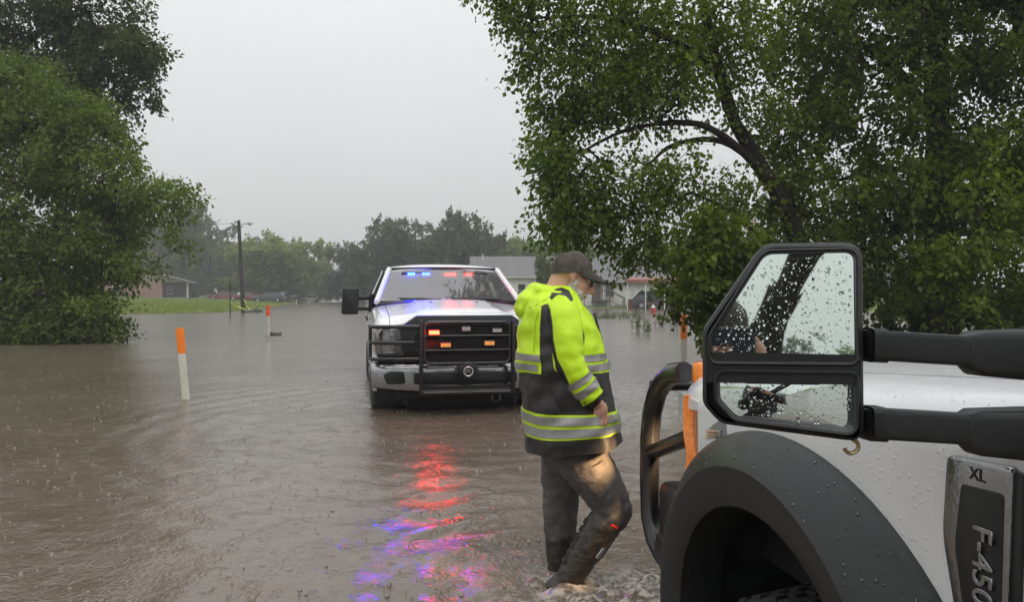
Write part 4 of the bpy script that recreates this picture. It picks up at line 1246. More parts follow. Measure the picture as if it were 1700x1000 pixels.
# thin sign post with caution tape to the pole
q0 = at(382, 527, 48.0); q1 = at(381, 472, 48.0)
root = empty('sign_post', (q0.x, q0.y, -.23))
tag(root, 'thin dark metal post standing in the water left of the pole', 'post')
hh = q1.z + .23
MB().prism([(-.035, -.02), (.035, -.02), (.035, .02), (.02, .02), (.02, -.005), (-.02, -.005), (-.02, .02), (-.035, .02)], -.3, hh, 'xy').build('channel', M['pole_wood'], root, smooth=0)
for k in range(5):
    MB().tube([(0, -.03, hh - .1 - k * .12), (0, -.018, hh - .1 - k * .12)], .009, 6).build('bolt', M['galv'], root)
M['tape'] = pm('caution_tape', (0.80, 0.78, 0.05), 0.4, 0, 0.15, 5)
def tape(name, label, a, b_, sag, w=.075, tw=2.0):
    a = Vector(a); b_ = Vector(b_)
    mb = MB(); rings = []; N = 24
    for k in range(N + 1):
        s = k / N
        p = a.lerp(b_, s) - Vector((0, 0, sag * 4 * s * (1 - s)))
        th = sin(s * tw * 3.1) * 1.1
        d = Vector((0, sin(th), cos(th))) * w * .5
        o = Vector((0, .002, 0))
        rings.append([p - d - o, p + d - o, p + d + o, p - d + o])
    mb.loft(rings)
    return tag(mb.build(name, M['tape']), label, 'tape', 'caution tape round the utility pole')
pk = at(403, 512, 57.6)
tape('caution_tape', 'yellow caution tape sloping from the thin post to the pole', at(382.5, 501, 48.0), pk + Vector((-.1, -.18, .15)), .12)
tape('caution_tape', 'loose end of yellow tape hanging from the pole to the water', at(405, 497, 57.7), at(414, 514, 57.2), .05, .07, 3)
tape('caution_tape', 'short yellow tape knotted round the pole', at(396, 509, 57.6), at(407, 514, 57.7), .03, .07, 1)
# debris caught near the pole
M['debris'] = pm('wet_debris', (0.07, 0.065, 0.05), 0.8, 0, 0.4, 6, 0.6, 14)
for (u, v, s, lb) in ((418, 519, .42, 'low heap of twigs in the water right of the pole'), (428, 519, .36, 'dark stump sticking out of the water right of the twig heap'), (457, 557, .2, 'dark clod lying beside the farther marker post')):
    Yd = CAMZ * F / (v - 490.0)
    mb = MB(); rs = random.Random(int(u))
    mb.ball((0, 0, .02), (s, s * .6, s * (.35 if u != 428 else .9)), sub=2)
    mb.v = [tuple(Vector(p) * (1 + .35 * noise.noise(Vector(p) * 5 + Vector((u, 0, 0))))) for p in mb.v]
    for k in range(14):
        a = rs.random() * 2 * pi
        mb.tube([(cos(a) * s * .4, sin(a) * s * .3, s * .1), (cos(a) * s * 1.1, sin(a) * s * .6, s * rs.uniform(.2, .7))], [.012, .004], 4)
    o = mb.build('debris_heap', M['debris']); p = at(u, v, Yd); o.location = (p.x, p.y, 0)
    tag(o, lb, 'debris')

# orange topped marker posts
M['post_white'] = pm('marker_white', (0.62, 0.60, 0.52), 0.45, 0, 0.12, 9, color2=None, stretch=(1, 1, .3))
M['post_orange'] = pm('marker_orange', (0.95, 0.23, 0.015), 0.45, 0, 0.08, 12)
M['post_orange_red'] = pm('marker_orange_red', (0.95, 0.12, 0.03), 0.45, 0, 0.08, 12)
def marker(u0, v0, u1, v1, width_px, frac, label, om):
    Yp = CAMZ * F / (v0 - 490.0)
    a = at(u0, v0, Yp); t = at(u1, v1, Yp)
    root = empty('marker_post', (a.x, a.y, -.23)); tag(root, label, 'marker post', 'orange topped marker posts in the flood')
    w = width_px / F * Yp / 2
    d = (t - a); H_ = d.z + .23; lean = d.x / d.z
    def sec(z, g=0.0, ww=1.0):
        x0 = lean * (z - .23)
        pts = []
        for k in range(9):                       # shallow curved blade
            s = -1 + k / 4.0
            pts.append((x0 + s * (w + g) * ww, -g - .018 * (1 - s * s), z))
        for k in range(9):
            s = 1 - k / 4.0
            pts.append((x0 + s * (w + g) * ww, g + .008 - .018 * (1 - s * s), z))
        return pts
    zt = H_ * (1 - frac) + .02
    MB().loft([sec(z) for z in (-.2, H_ * .3, H_ * .6, H_ - .03)] + [sec(H_ - .005, 0, .93)]).build('blade', M['post_white'], root)
    MB().loft([sec(zt, .003), sec((zt + H_) / 2, .003), sec(H_ - .012, .003), sec(H_ + .002, .002, .93)]).build('orange_band', om, root)
    return root
marker(308, 664, 298, 545, 12.5, .30, 'nearest marker post with orange top, leaning, left of the trucks', M['post_orange'])
marker(445, 558, 445, 507.5, 6, .30, 'farther marker post with red-orange top in midstream', M['post_orange_red'])
marker(1136, 630, 1135, 522, 10, .33, 'marker post with orange top between the man and the mirror', M['post_orange'])
def stake(u, v0, v1, label):
    Yp = CAMZ * F / (v0 - 490.0); a = at(u, v0, Yp); t = at(u, v1, Yp)
    mb = MB(); w = .05
    mb.loft([[(-w, -.02, z), (w, -.02, z), (w, .02, z), (-w, .02, z)] for z in (-.3, t.z - .05)] + [[(-w * .4, -.01, t.z), (w * .4, -.01, t.z), (w * .4, .01, t.z), (-w * .4, .01, t.z)]])
    o = mb.build('white_stake', M['post_white'], None, 20); o.location = (a.x, a.y, 0)
    tag(o, label, 'stake', 'white stakes down the street')
stake(492, 506, 498, 'white stake in the water just right of the black SUV')
stake(513, 505, 500, 'small white stake near the end of the street')

# red hydrant with a white top
Yh = CAMZ * F / (522 - 490.0); a = at(1084.5, 522, Yh)
root = empty('fire_hydrant', (a.x, a.y, -.2)); tag(root, 'small red hydrant with white top standing in the flood', 'hydrant')
M['hyd_red'] = pm('hydrant_red', (0.55, 0.05, 0.05), 0.4, 0, 0.15, 8)
MB().lathe([(.16, -.1), (.16, .04), (.12, .06), (.12, .56), (.15, .57), (.15, .62), (.11, .64)], 14, cap=True).build('barrel', M['hyd_red'], root)
MB().lathe([(.14, .64), (.14, .70), (.11, .78), (.05, .82), (.04, .88), (.001, .885)], 14).build('bonnet', M['white_metal'], root)
for s in (-1, 1):
    MB().tube([(s * .1, 0, .48), (s * .2, 0, .48)], .055, 10).build('nozzle', M['hyd_red'], root)

# weeds standing in the water
def weed(u, v, hpx, n, seed, label, spread=.25, group='weeds standing in the flood'):
    Yw = CAMZ * F / (v - 490.0); a = at(u, v, Yw); rs = np.random.RandomState(seed)
    root = empty('weed_clump', (a.x, a.y, -.1)); tag(root, label, 'plant', group)
    st = MB(); P = []; D = []
    hm = hpx / F * Yw
    for k in range(n):
        x, y = rs.normal(size=2) * spread * .5
        hh = hm * (.5 + .6 * rs.rand()); lx, ly = (rs.rand(2) - .5) * hh * .5
        st.tube([(x, y, 0), (x + lx * .3, y + ly * .3, hh * .55), (x + lx, y + ly, hh + .1)], [.008, .006, .002], 4)
        m = int(10 + 10 * rs.rand())
        for j in range(m):
            s = .25 + .75 * rs.rand()
            P.append((x + lx * s ** 1.5, y + ly * s ** 1.5, (hh + .1) * s)); aa = rs.rand() * 2 * pi
            D.append((cos(aa), sin(aa), .5))
    st.build('stem', M['weed_stem'], root)
    make_obj('leaves', leaves_mesh('leaves', np.array(P), np.array(D), .12, rs, 0.1, None, .3), M['leaf_far'], root, 0)
M['weed_stem'] = pm('weed_stem', (0.06, 0.075, 0.03), 0.8)
weed(1057, 552, 34, 9, 1, 'tall weed clump in the water right of the man', .35)
weed(1080, 556, 26, 5, 2, 'thin weed stalks below the red hydrant', .3)
weed(1092, 545, 30, 5, 3, 'thin weed stalks right of the red hydrant', .3)
weed(1120, 552, 30, 4, 4, 'weed stalks just left of the marker post beside the mirror', .3)
weed(1000, 529, 10, 40, 5, 'long low grass tuft in the water beside the man', 2.4)
weed(1036, 528, 12, 30, 6, 'short green grass tuft right of the long tuft', 1.3)
weed(605, 492, 14, 14, 8, 'yellowish bush at the bend behind the police truck mirror', 2.0)
# ------------------------------------------------------------------ pickup trucks
# local frame: origin on the ground under the front bumper's middle, -y forward, +x the driver's side
HOOD_L = 1.4
def hood_z(x, y):
    s = (y - .1) / HOOD_L
    z = 1.352 + .138 * s
    ax = abs(x)
    z -= .055 * (ax / .8) ** 2.5
    t = min(max((.52 - ax) / .10, 0), 1)
    z += .024 * t * t * (3 - 2 * t) * min(1.0, s * 3 + .2)
    if y < .26: z -= .075 * ((.26 - y) / .16) ** 2
    return z

def truck_body(root, paint, hw=.985, arch=(.95, .41, .54, .54), wheel_z=.41, R=.41, steer=0.0, door_y=1.83, cab=0.0):
    global HOOD_L
    HOOD_L = 1.4 + cab
    before = set(root.children)
    ac, az, aa, ab = arch
    # hood
    mb = MB(); rings = []
    for j in range(25):
        y = .10 + (HOOD_L + .02) * j / 24
        row = [(-.80, y, hood_z(.8, y) - .03)] + [(-.80 + 1.6 * i / 40, y, hood_z(-.80 + 1.6 * i / 40, y)) for i in range(41)] + [(.80, y, hood_z(.8, y) - .03)]
        rings.append(row)
    rings = [[(p[0], p[1], p[2] - .05) for p in rings[0]]] + rings
    mb.loft(rings, closed=False)
    mb.build('hood', paint, root, 40)
    # fenders
    ys = sorted(set([.10, .14, .20, .28, .36, .40, .405] + [ac + aa * cos(pi * k / 22) for k in range(23)] + [ac - aa - .004, ac + aa + .004, 1.6, 1.7, door_y - .012]))
    for s in (-1, 1):
        mb = MB(); rings = []
        for y in ys:
            top = hood_z(.8, min(y, HOOD_L + .1)) - .002
            q = (y - ac) / aa
            if y < .403: bot = 1.20
            elif abs(q) < 1: bot = az + ab * sqrt(max(0, 1 - q * q))
            else: bot = .52
            nose_in = .05 * max(0, (.4 - y) / .3) ** 1.5
            w = hw - nose_in
            zs = [top, top - .012, top - .04, top - .085, top - .15]
            xs_ = [.806, .87, w - .045, w - .012, w]
            low = [(w, max(bot, top - .15) + (min(top - .15, 99) - max(bot, .0)) * 0)]
            pts = [(s * a, y, b) for a, b in zip(xs_, zs)]
            zl = top - .15
            for k in range(1, 6):
                z = zl + (bot - zl) * k / 5
                pts.append((s * (w - .012 * max(0, (.9 - z)) * 1.0), y, z))
            pts.append((s * (w - .05), y, bot))
            rings.append(pts)
        mb.loft(rings, closed=False)
        mb.build('fender', paint, root, 40)
        # wheel house
        mb = MB(); rings = []
        for k in range(19):
            a = pi * k / 18
            y = ac + (aa + .0) * cos(a); z = az + ab * sin(a)
            if k in (0, 18): z = .35
            rings.append([(s * .30, y, z), (s * (hw - .03), y, z)])
        mb.loft(rings, closed=False)
        mb.add([(s * .30, ac - aa, .3), (s * .30, ac + aa, .3), (s * .30, ac + aa, az + ab), (s * .30, ac - aa, az + ab)], [(0, 1, 2, 3)])
        mb.build('wheel_well', M['dark'], root)
    # engine bay block so that no light leaks through
    MB().box((0, .78, .95), (1.5, 1.3, .62)).build('engine_bay', M['dark'], root)
    # doors and all behind them, set back by `cab`
    keep = set(root.children)
    door_y -= cab
    for s in (-1, 1):
        for (y0, y1) in ((door_y, 2.70), (2.712, 3.60)):
            mb = MB(); rings = []
            for y in (y0, y0 + .01, (y0 + y1) / 2, y1 - .01, y1):
                e = .012 if y in (y0, y1) else 0
                rings.append([(s * (hw - .06), y, .48), (s * (hw - e - .02), y, .49), (s * (hw - e - .006), y, .70), (s * (hw - e), y, .95), (s * (hw - e), y, 1.20), (s * (hw - e - .02), y, 1.36), (s * (hw - .05), y, 1.44), (s * (hw - .09), y, 1.45)])
            mb.loft(rings, closed=False)
            d = mb.build('door', paint, root, 50)
            MB().box((s * (hw + .022), y1 - .17, 1.22), (.03, .17, .035), bev=.01, seg=2).build('handle', M['black_plastic'], d)
        MB().box((s * (hw - .05), 2.7, .44), (.09, 1.85, .12), bev=.03).build('rocker_panel', M['black_plastic'], root)
    # cabin frame
    def gw(z): return .925 + (.735 - .925) * (z - 1.45) / .45
    P = lambda s, y, z: Vector((s * gw(z), y, z))
    fr = {'a_pillar': [(1.44, 1.46), (1.78, 1.68), (2.12, 1.895)], 'b_pillar': [(2.70, 1.45), (2.72, 1.895)], 'c_pillar': [(3.62, 1.45), (3.48, 1.895)]}
    for nm, pts in fr.items():
        for s in (-1, 1):
            MB().tube([P(s, y, z) - Vector((s * (.012 if nm == 'a_pillar' else 0), 0, 0)) for y, z in pts], .036 if nm == 'a_pillar' else .045, 8).build(nm, paint if nm != 'b_pillar' else M['black_plastic'], root)
    mb = MB(); rings = []
    for j in range(15):
        t = j / 14; y = 2.06 + (3.56 - 2.06) * t
        base = 1.905 + .075 * (1 - (2 * t - .85) ** 2 * .55) - .045 * max(0, (.12 - t) / .12) ** 1.5 - .05 * max(0, (t - .9) / .1) ** 2
        rings.append([(.78 * x, y, base - .055 * abs(x) ** 2.6 - (.05 if abs(x) == 1 else 0)) for x in [-1 + i / 8 for i in range(17)]])
    mb.loft(rings, closed=False)
    mb.loft([[(p[0] * .98, p[1], p[2] - .05) for p in r] for r in rings], closed=False)
    mb.loft([rings[0], [(p[0] * .98, p[1] + .0, p[2] - .05) for p in rings[0]]], closed=False)
    mb.build('roof', paint, root, 40)
    MB().box((0, 3.62, 1.0), (1.9, .06, .95), bev=.02).build('cab_back', paint, root)
    # glass
    mb = MB(); rings = []
    for j in range(9):
        t = j / 8; z = 1.475 + .42 * t
        rings.append([((gw(z) - .03) * x, 1.46 + .66 * t - .10 * (1 - x * x) * (1 - .5 * t), z + .012 * (1 - x * x)) for x in [-1 + i / 8 for i in range(17)]])
    mb.loft(rings, closed=False)
    mb.build('windshield', M['windshield'], root, 60)
    # black band round the glass and the cowl
    mb = MB()
    mb.tube([(p[0], p[1] - .004, p[2] + .004) for p in rings[-1]], .016, 6)
    for i in (0, 16): mb.tube([(r[i][0], r[i][1] - .004, r[i][2]) for r in rings], .014, 6)
    mb.build('windshield_seal', M['black_plastic'], root)
    mb = MB()
    mb.loft([[(.90 * x, 1.30 + .12 * x * x, hood_z(0, 1.42 + cab) - .03 - .05 * abs(x) ** 3) for x in [-1 + i / 8 for i in range(17)]],
             [((.90) * x, 1.47 + .02 * x * x - .11 * (1 - x * x), 1.482 + .01 * (1 - x * x)) for x in [-1 + i / 8 for i in range(17)]]], closed=False)
    mb.build('cowl', M['black_plastic'], root)
    for s in (-1, 1):
        for (a, b_) in (((1.62, 1.475), (2.66, 1.475)), ((2.75, 1.475), (3.56, 1.475))):
            ya, yb = a[0], b_[0]
            yt0 = 2.16 if ya < 2 else 2.76; yt1 = 2.67 if ya < 2 else 3.44
            mb = MB()
            q = [(s * (gw(1.46) + .006), ya, 1.46), (s * (gw(1.46) + .006), yb, 1.46), (s * (gw(1.88) + .006), yt1, 1.88), (s * (gw(1.88) + .006), yt0, 1.88)]
            mb.add(q, [(0, 1, 2, 3)])
            mb.add([(p[0] - s * .006, p[1], p[2]) for p in q], [(0, 1, 2, 3)])
            w_ = mb.build('side_window', M['side_glass'], root)
            MB().tube(q, .018, 6, closed=True).build('window_seal', M['black_plastic'], w_)
    MB().box((0, 3.58, 1.68), (1.45, .02, .38)).build('rear_window', M['side_glass'], root)
    # interior
    it = MB()
    it.box((0, 1.72, 1.36), (1.78, .5, .22), bev=.06, seg=2)
    it.box((0, 2.6, .75), (1.8, 1.9, .5))
    it.build('dashboard', M['dark'], root)
    for x in (-.45, .45):
        se = MB(); se.box((x, 2.62, 1.25), (.56, .18, .72), bev=.06, seg=2, rot=(radians(-12), 0, 0)); se.box((x, 2.70, 1.70), (.28, .10, .18), bev=.04, seg=2)
        se.build('seat', M['seat'], root)
    MB().tube([(.45 + .19 * cos(a), 2.06 + .08 * sin(a), 1.42 + .17 * sin(a)) for a in [2 * pi * k / 20 for k in range(20)]], .016, 6, closed=True).build('steering_wheel', M['dark'], root)
    # bed
    for s in (-1, 1):
        mb = MB(); rings = []
        for y in [3.68] + [4.72 + .54 * cos(pi * (1 - k / 14)) for k in range(15)] + [5.85]:
            q = (y - 4.72) / .54
            bot = .52 if abs(q) >= .999 else max(.52, .41 + .54 * sqrt(1 - q * q))
            rings.append([(s * (hw - .10), y, 1.40), (s * (hw - .02), y, 1.42), (s * hw, y, 1.38), (s * hw, y, 1.1), (s * (hw - .01), y, bot), (s * (hw - .06), y, bot)])
        mb.loft(rings, closed=False)
        mb.build('bed_side', paint, root, 50)
        MB().box((s * (hw - .06), 5.88, 1.15), (.06, .05, .42), bev=.015).build('tail_light', M['tail_red'], root)
    MB().box((0, 5.86, 1.05), (1.72, .06, .72), bev=.02).build('tailgate', paint, root)
    MB().box((0, 4.78, .72), (1.8, 2.1, .1)).build('bed_floor', M['dark'], root)
    MB().box((0, 5.98, .62), (1.8, .2, .2), bev=.04).build('rear_bumper', M['chrome'], root)
    MB().box((0, 3.0, .50), (.9, 5.4, .18)).build('chassis', M['dark'], root)
    for o_ in set(root.children) - keep: o_.location.y += cab
    # wheels
    for (y, st) in ((ac, steer), (4.72 + cab, 0.0)):
        zz = wheel_z if y == ac else .41
        for s in (-1, 1):
            Mx = Matrix.Translation((s * (hw - .13), y, zz)) @ Matrix.Rotation(st, 4, 'Z') @ Matrix.Rotation(radians(90), 4, 'Y')
            w = MB().lathe([(R * .56, -.11), (R * .80, -.135), (R * .95, -.125), (R, -.10), (R, .10), (R * .95, .125), (R * .80, .135), (R * .56, .11)], 40, Mx)
            for k in range(40):                       # tread blocks
                a = 2 * pi * k / 40
                for xx in (-.085, -.03, .03, .085):
                    w.box((0, 0, 0), (.012, .036, .045), rot=Mx @ Matrix.Rotation(a + xx * .8, 4, 'Z') @ Matrix.Translation((R + .003, 0, xx)))
            wo = w.build('wheel', M['rubber'], root, 30)
            MB().lathe([(.001, .06), (R * .22, .07), (R * .24, .04), (R * .50, .03), (R * .56, .10), (R * .58, .11), (R * .58, -.11), (.001, -.08)], 24, Mx if s > 0 else Mx @ Matrix.Rotation(pi, 4, 'X')).build('rim', M['steel_wheel'], wo)

def side_mirror_tow(root, s, cx, cy, cz, parent_mat):
    """telescoping tow mirror seen from the front"""
    h = MB(); h.prism(rounded([(cx - .11, cz - .17), (cx + .11, cz - .17), (cx + .11, cz + .17), (cx - .09, cz + .17)], .035), cy - .06, cy + .06, 'xz', .025, 2)
    o = h.build('side_mirror', M['black_plastic'], root)
    xi = cx - s * .10
    for z in (cz + .04, cz - .10):
        MB().box(((xi + s * .96) / 2, cy + .02, z), (abs(xi - s * .96) + .06, .04, .045), bev=.012).build('mirror_arm', M['black_plastic'], o)
    MB().box((s * .965, cy + .02, cz - .03), (.06, .12, .26), bev=.02).build('mirror_mount', M['black_plastic'], o)
    MB().box((cx, cy + .068, cz), (.17, .012, .28), bev=.004).build('mirror_glass', M['chrome'], o)
    return o

# ---- the patrol truck
M['bumper_chrome'] = pm('bumper_chrome', (0.36, 0.36, 0.38), 0.14, 1.0, 0.1, 8, 0.1, 40)
PT = empty('police_pickup', (-.528, 8.88, -.28), radians(11.3))
PT.scale = (1.05, 1.05, 1.05)
tag(PT, 'white police pickup with flashing lights and black brush guard facing the camera', 'pickup truck')
truck_body(PT, M['white_far'])
# grille surround and grille
MB().prism([(-.67, .90), (.67, .90), (.70, 1.21), (.52, 1.330), (-.52, 1.330), (-.70, 1.21)], .02, .14, 'xz', .012).build('grille_surround', M['black_plastic'], PT)
gr = MB()
for z in (.96, 1.05, 1.14, 1.22):
    gr.box((0, .0, z), (1.1, .05, .028), bev=.008)
for x in (-.5, -.25, .25, .5): gr.box((x, .005, 1.09), (.03, .04, .30), bev=.008)
gro = gr.build('grille', M['black_steel'], PT)
bd = MB(); bd.lathe([(.001, .028), (.06, .026), (.09, .018), (.105, .0), (.105, -.02)], 36, Matrix.Translation((0, -.03, 1.07)) @ Matrix.Rotation(radians(90), 4, 'X') @ Matrix.Diagonal((1.5, .62, 1, 1)))
bdo = bd.build('grille_badge', pm('badge_blue', (.02, .04, .14), .15, 0, coat=1.0), gro)
tm = text_mesh('Ford', .12, .003, .35)
t_o = make_obj('badge_lettering', tm, M['chrome'], bdo, 0)
t_o.location = (0, -.062, 1.07); t_o.rotation_euler = (radians(90), 0, 0)
# headlamps
for s in (-1, 1):
    hl = MB()
    hl.loft([[(s * x, y, z) for x, y, z in ((.68, .06, .90), (.86, .075, .90), (.955, .20, .905), (.965, .40, .93))], [(s * x, y, z) for x, y, z in ((.68, .05, 1.04), (.87, .07, 1.04), (.965, .20, 1.04), (.972, .40, 1.05))],
             [(s * x, y, z) for x, y, z in ((.70, .06, 1.195), (.87, .08, 1.195), (.955, .20, 1.198), (.965, .40, 1.198))]], closed=False)
    ho = hl.build('headlight', M['lens'], PT, 30)
    MB().loft([[(s * .66, .20, .89), (s * .95, .42, .89)], [(s * .66, .20, 1.20), (s * .95, .42, 1.20)]], closed=False).build('lamp_housing', M['dark'], ho)
    for z, hh in ((1.12, .12), (.975, .11)):
        rf = MB(); rf.loft([[(s * (.785 + .10 * a), .17 - d, z + hh * .5 * b) for a, b in ((-1, -1), (1, -1), (1, 1), (-1, 1))] for d in (0, .06)], cap1=False)
        rf.build('reflector', M['reflector'], ho, 20)
        MB().ball((s * .78, .15, z), (.035, .03, .035)).build('bulb', M['led_off'], ho)
    MB().box((s * .915, .19, 1.05), (.05, .02, .26), rot=(0, 0, s * radians(35)), bev=.005).build('turn_signal', pm('amber_off', (.55, .22, .05), .25), ho)
    MB().box((s * .66, .075, 1.05), (.035, .04, .30), bev=.01).build('lamp_trim', M['white_far'], ho)
# bumper: chrome ends, black middle
bp_ = MB(); rings = []
for i in range(33):
    x = -1.0 + 2 * i / 32
    y = .02 + .20 * abs(x) ** 3.2
    zt = .835 - .02 * abs(x) ** 2; zl = .50 + .04 * abs(x) ** 3
    rings.append([(x, y + .12, zt - .01), (x, y + .02, zt), (x, y - .035, zt - .03), (x, y - .05, zt - .09), (x, y - .045, (zt + zl) / 2), (x, y - .05, zl + .10), (x, y - .03, zl + .02), (x, y + .05, zl)])
bp_.loft(rings, closed=False)
bpo = bp_.build('bumper', M['bumper_chrome'], PT, 50)
MB().prism(rounded([(-.56, .60), (.56, .60), (.56, .725), (-.56, .725)], .03), -.060, -.02, 'xz', .01).build('bumper_opening', M['black_plastic'], bpo)
for s in (-1, 1):
    MB().prism(rounded([(s * .64, .60), (s * .84, .60), (s * .88, .70), (s * .80, .735), (s * .66, .735)], .03), .012, .12, 'xz', .008).build('fog_recess', M['black_plastic'], bpo)
    MB().box((s * .945, .30, .86), (.06, .34, .06), bev=.02).build('filler_panel', M['white_far'], PT)
MB().box((0, .20, .475), (1.46, .22, .11), bev=.04).build('under_bumper_shade', M['dark'], PT)  # dark strip added to stand for the shade below the bumper
MB().box((0, .55, .40), (1.30, .5, .22), bev=.05).build('crossmember', M['dark'], PT)
MB().box((0, .95, .36), (1.5, .16, .16), bev=.05).build('front_axle', M['dark'], PT)
MB().box((0, 1.6, .34), (1.1, 1.2, .22), bev=.05).build('skid_plate', M['dark'], PT)
# tow hook
MB().tube([(.33 + .045 * cos(a), -.02, .44 + .055 * sin(a)) for a in [2 * pi * k / 16 for k in range(16)]], .014, 6, closed=True).build('tow_hook', M['black_steel'], PT)
# ---- brush guard
GD = MB()
yg = -.17
for s in (-1, 1):
    GD.prism([(s * .478, .50), (s * .512, .50), (s * .512, 1.24), (s * .505, 1.285), (s * .48, 1.285), (s * .47, 1.26)], yg - .03, yg + .07, 'xz', .008)
for z, r in ((.515, .024),):
    GD.tube([(-.47, yg + .02, z), (.47, yg + .02, z)], r, 10)
GD.box((0, yg + .03, .575), (.94, .03, .05), bev=.01)
for s in (-1, 1):
    for z, xe in ((1.218, .50), (1.052, .56), (.88, .50)):
        pts = [(s * xe, yg + .01, z), (s * .74, yg + .02, z), (s * .93, yg + .05, z), (s * .995, yg + .11, z), (s * 1.01, yg + .20, z), (s * 1.01, yg + .34, z)]
        GD.tube(pts, .021, 10)
    GD.tube([(s * 1.012, yg + .20, 1.235), (s * 1.012, yg + .20, .862)], .02, 10)
    GD.box((s * .565, yg + .01, 1.085), (.03, .03, .10), bev=.006)
guard = GD.build('brush_guard', M['black_steel'], PT, 40)
fr = MB()
fr.tube([(x, yg, z) for x, z in rounded([(-.455, .83), (.455, .83), (.455, 1.265), (-.455, 1.265)], .07, 5)], .018, 8, closed=True)
for z in (1.122, .97): fr.tube([(-.46, yg - .005, z), (.46, yg - .005, z)], .012, 8)
fr.build('screen_frame', M['black_steel'], guard)
# expanded metal screen
sc_ = MB()
stp = .024
x0, x1, z0, z1 = -.45, .45, .835, 1.26
for d in (-1, 1):
    k = -60
    while k < 60:
        c0 = k * stp * 1.6
        # line z = z0 + d*(x - c0)*0.62 clipped to the frame
        pts = []
        for x in (x0, x1):
            z = (z0 + z1) / 2 + d * (x - c0) * .62
            pts.append([x, z])
        (xa, za), (xb, zb_) = pts
        def clip(xa, za, xb, zb_):
            out = []
            for (zl, s) in ((z0, 1), (z1, -1)):
                if (za - zl) * s < 0 and (zb_ - zl) * s < 0: return None
                if (za - zl) * s < 0: t = (zl - za) / (zb_ - za); xa, za = xa + t * (xb - xa), zl
                elif (zb_ - zl) * s < 0: t = (zl - za) / (zb_ - za); xb, zb_ = xa + t * (xb - xa), zl
            return xa, za, xb, zb_
        r = clip(xa, za, xb, zb_)
        if r: sc_.tube([(r[0], yg + .01 + d * .002, r[1]), (r[2], yg + .01 + d * .002, r[3])], .0062, 4)
        k += 1
tag(sc_.build('mesh_screen', M['screen'] if 'screen' in M else pm('screen_metal', (.05, .045, .045), .18, .8, 0, 8, .3, 200), guard, 60), kind='stuff')
# emblem disc on the bumper winch mount
em = MB(); em.lathe([(.001, .03), (.075, .03), (.085, .02), (.085, -.03)], 28, Matrix.Translation((0, yg - .02, .745)) @ Matrix.Rotation(radians(90), 4, 'X'))
emo = em.build('emblem_disc', M['black_plastic'], guard)
rg = MB(); rg.tube([(.048 * cos(a), yg - .054, .745 + .048 * sin(a)) for a in [2 * pi * k / 24 for k in range(24)]], .006, 6, closed=True)
rg.tube([(.026 * cos(a) - .004, yg - .054, .742 + .022 * sin(a)) for a in [-.6 + 4.4 * k / 12 for k in range(13)]], .008, 6)
rg.tube([(-.03, yg - .054, .735), (-.005, yg - .054, .748), (.022, yg - .054, .744)], .006, 6)
rg.build('emblem', pm('emblem_silver', (.55, .5, .5), .25, .9), emo)
MB().prism(rounded([(-.13, .70), (.13, .70), (.10, .82), (-.10, .82)], .03), yg - .01, yg + .10, 'xz', .01).build('emblem_bracket', M['black_steel'], guard)
# warning lamps on the screen
def warn(x, z, w, h, mat, name, lit=False):
    b = MB(); b.prism(rounded([(x - w / 2 - .012, z - h / 2 - .012), (x + w / 2 + .012, z - h / 2 - .012), (x + w / 2 + .012, z + h / 2 + .012), (x - w / 2 - .012, z + h / 2 + .012)], .014), yg - .030, yg + .005, 'xz', .004)
    bo = b.build(name, M['black_plastic'], guard)
    n = 5
    for k in range(n):
        xx = x - w / 2 + w * (k + .5) / n
        MB().box((xx, yg - .034, z), (w / n * .86, .012, h), bev=.003).build('led', mat, bo)
    return bo
def lx(px): return (px - 777) * .00638
def lz(py): return 1.55 - (py - 490) * .00638
warn(lx(721), lz(551.5), .105, .038, M['led_red'], 'red_warning_light')
warn(lx(774), lz(546), .085, .040, M['led_off'], 'clear_warning_light')
warn(lx(826), lz(549), .095, .036, M['led_off'], 'clear_warning_light')
warn(lx(740), lz(572.5), .105, .040, M['led_amber_glow'], 'amber_warning_light')
warn(lx(813), lz(570), .105, .042, M['led_amber_glow'], 'amber_warning_light')
# visor light bar inside the windshield
bar = MB(); bar.box((0, 2.02, 1.825), (1.15, .10, .06), bev=.015)
baro = bar.build('visor_light_bar', M['black_plastic'], PT)
for (px, w, m_) in ((683, .10, 'led_blue'), (708, .10, 'led_blue'), (748, .11, 'led_red_bar'), (756, .05, 'led_red_bar'), (782, .085, 'led_red_bar')):
    x = (px - 741) * (9.95 / F)
    for k in range(3):
        MB().box((x + (k - 1) * w / 3, 1.962, 1.825), (w / 3 * .82, .012, .036), bev=.004).build('led', M[m_], baro)
# wipers
for x0_, x1_ in ((.62, .02), (-.05, -.62)):
    w = MB(); w.tube([(x0_, 1.40, 1.49), ((x0_ + x1_) / 2, 1.372, 1.505), (x1_, 1.375, 1.50)], .011, 6)
    w.tube([(x0_ * .9 + x1_ * .1, 1.365, 1.50), (x1_ - .03, 1.352, 1.512)], .007, 5)
    w.box((x0_, 1.37, 1.49), (.06, .05, .03), bev=.008)
    w.build('wiper', M['black_plastic'], PT)
for s in (-1, 1):
    for x in (.28,):
        MB().ball((s * x, 1.02, hood_z(x, 1.02) + .004), (.014, .012, .008)).build('washer_nozzle', M['black_plastic'], PT)
side_mirror_tow(PT, -1, -1.235, 1.80, 1.475, None)
side_mirror_tow(PT, 1, 1.235, 1.80, 1.475, None)
# a paper and a device on the dashboard
MB().box((-.05, 1.56, 1.48), (.22, .10, .02), rot=(radians(20), 0, .2), bev=.004).build('dash_papers', M['trim'], PT)
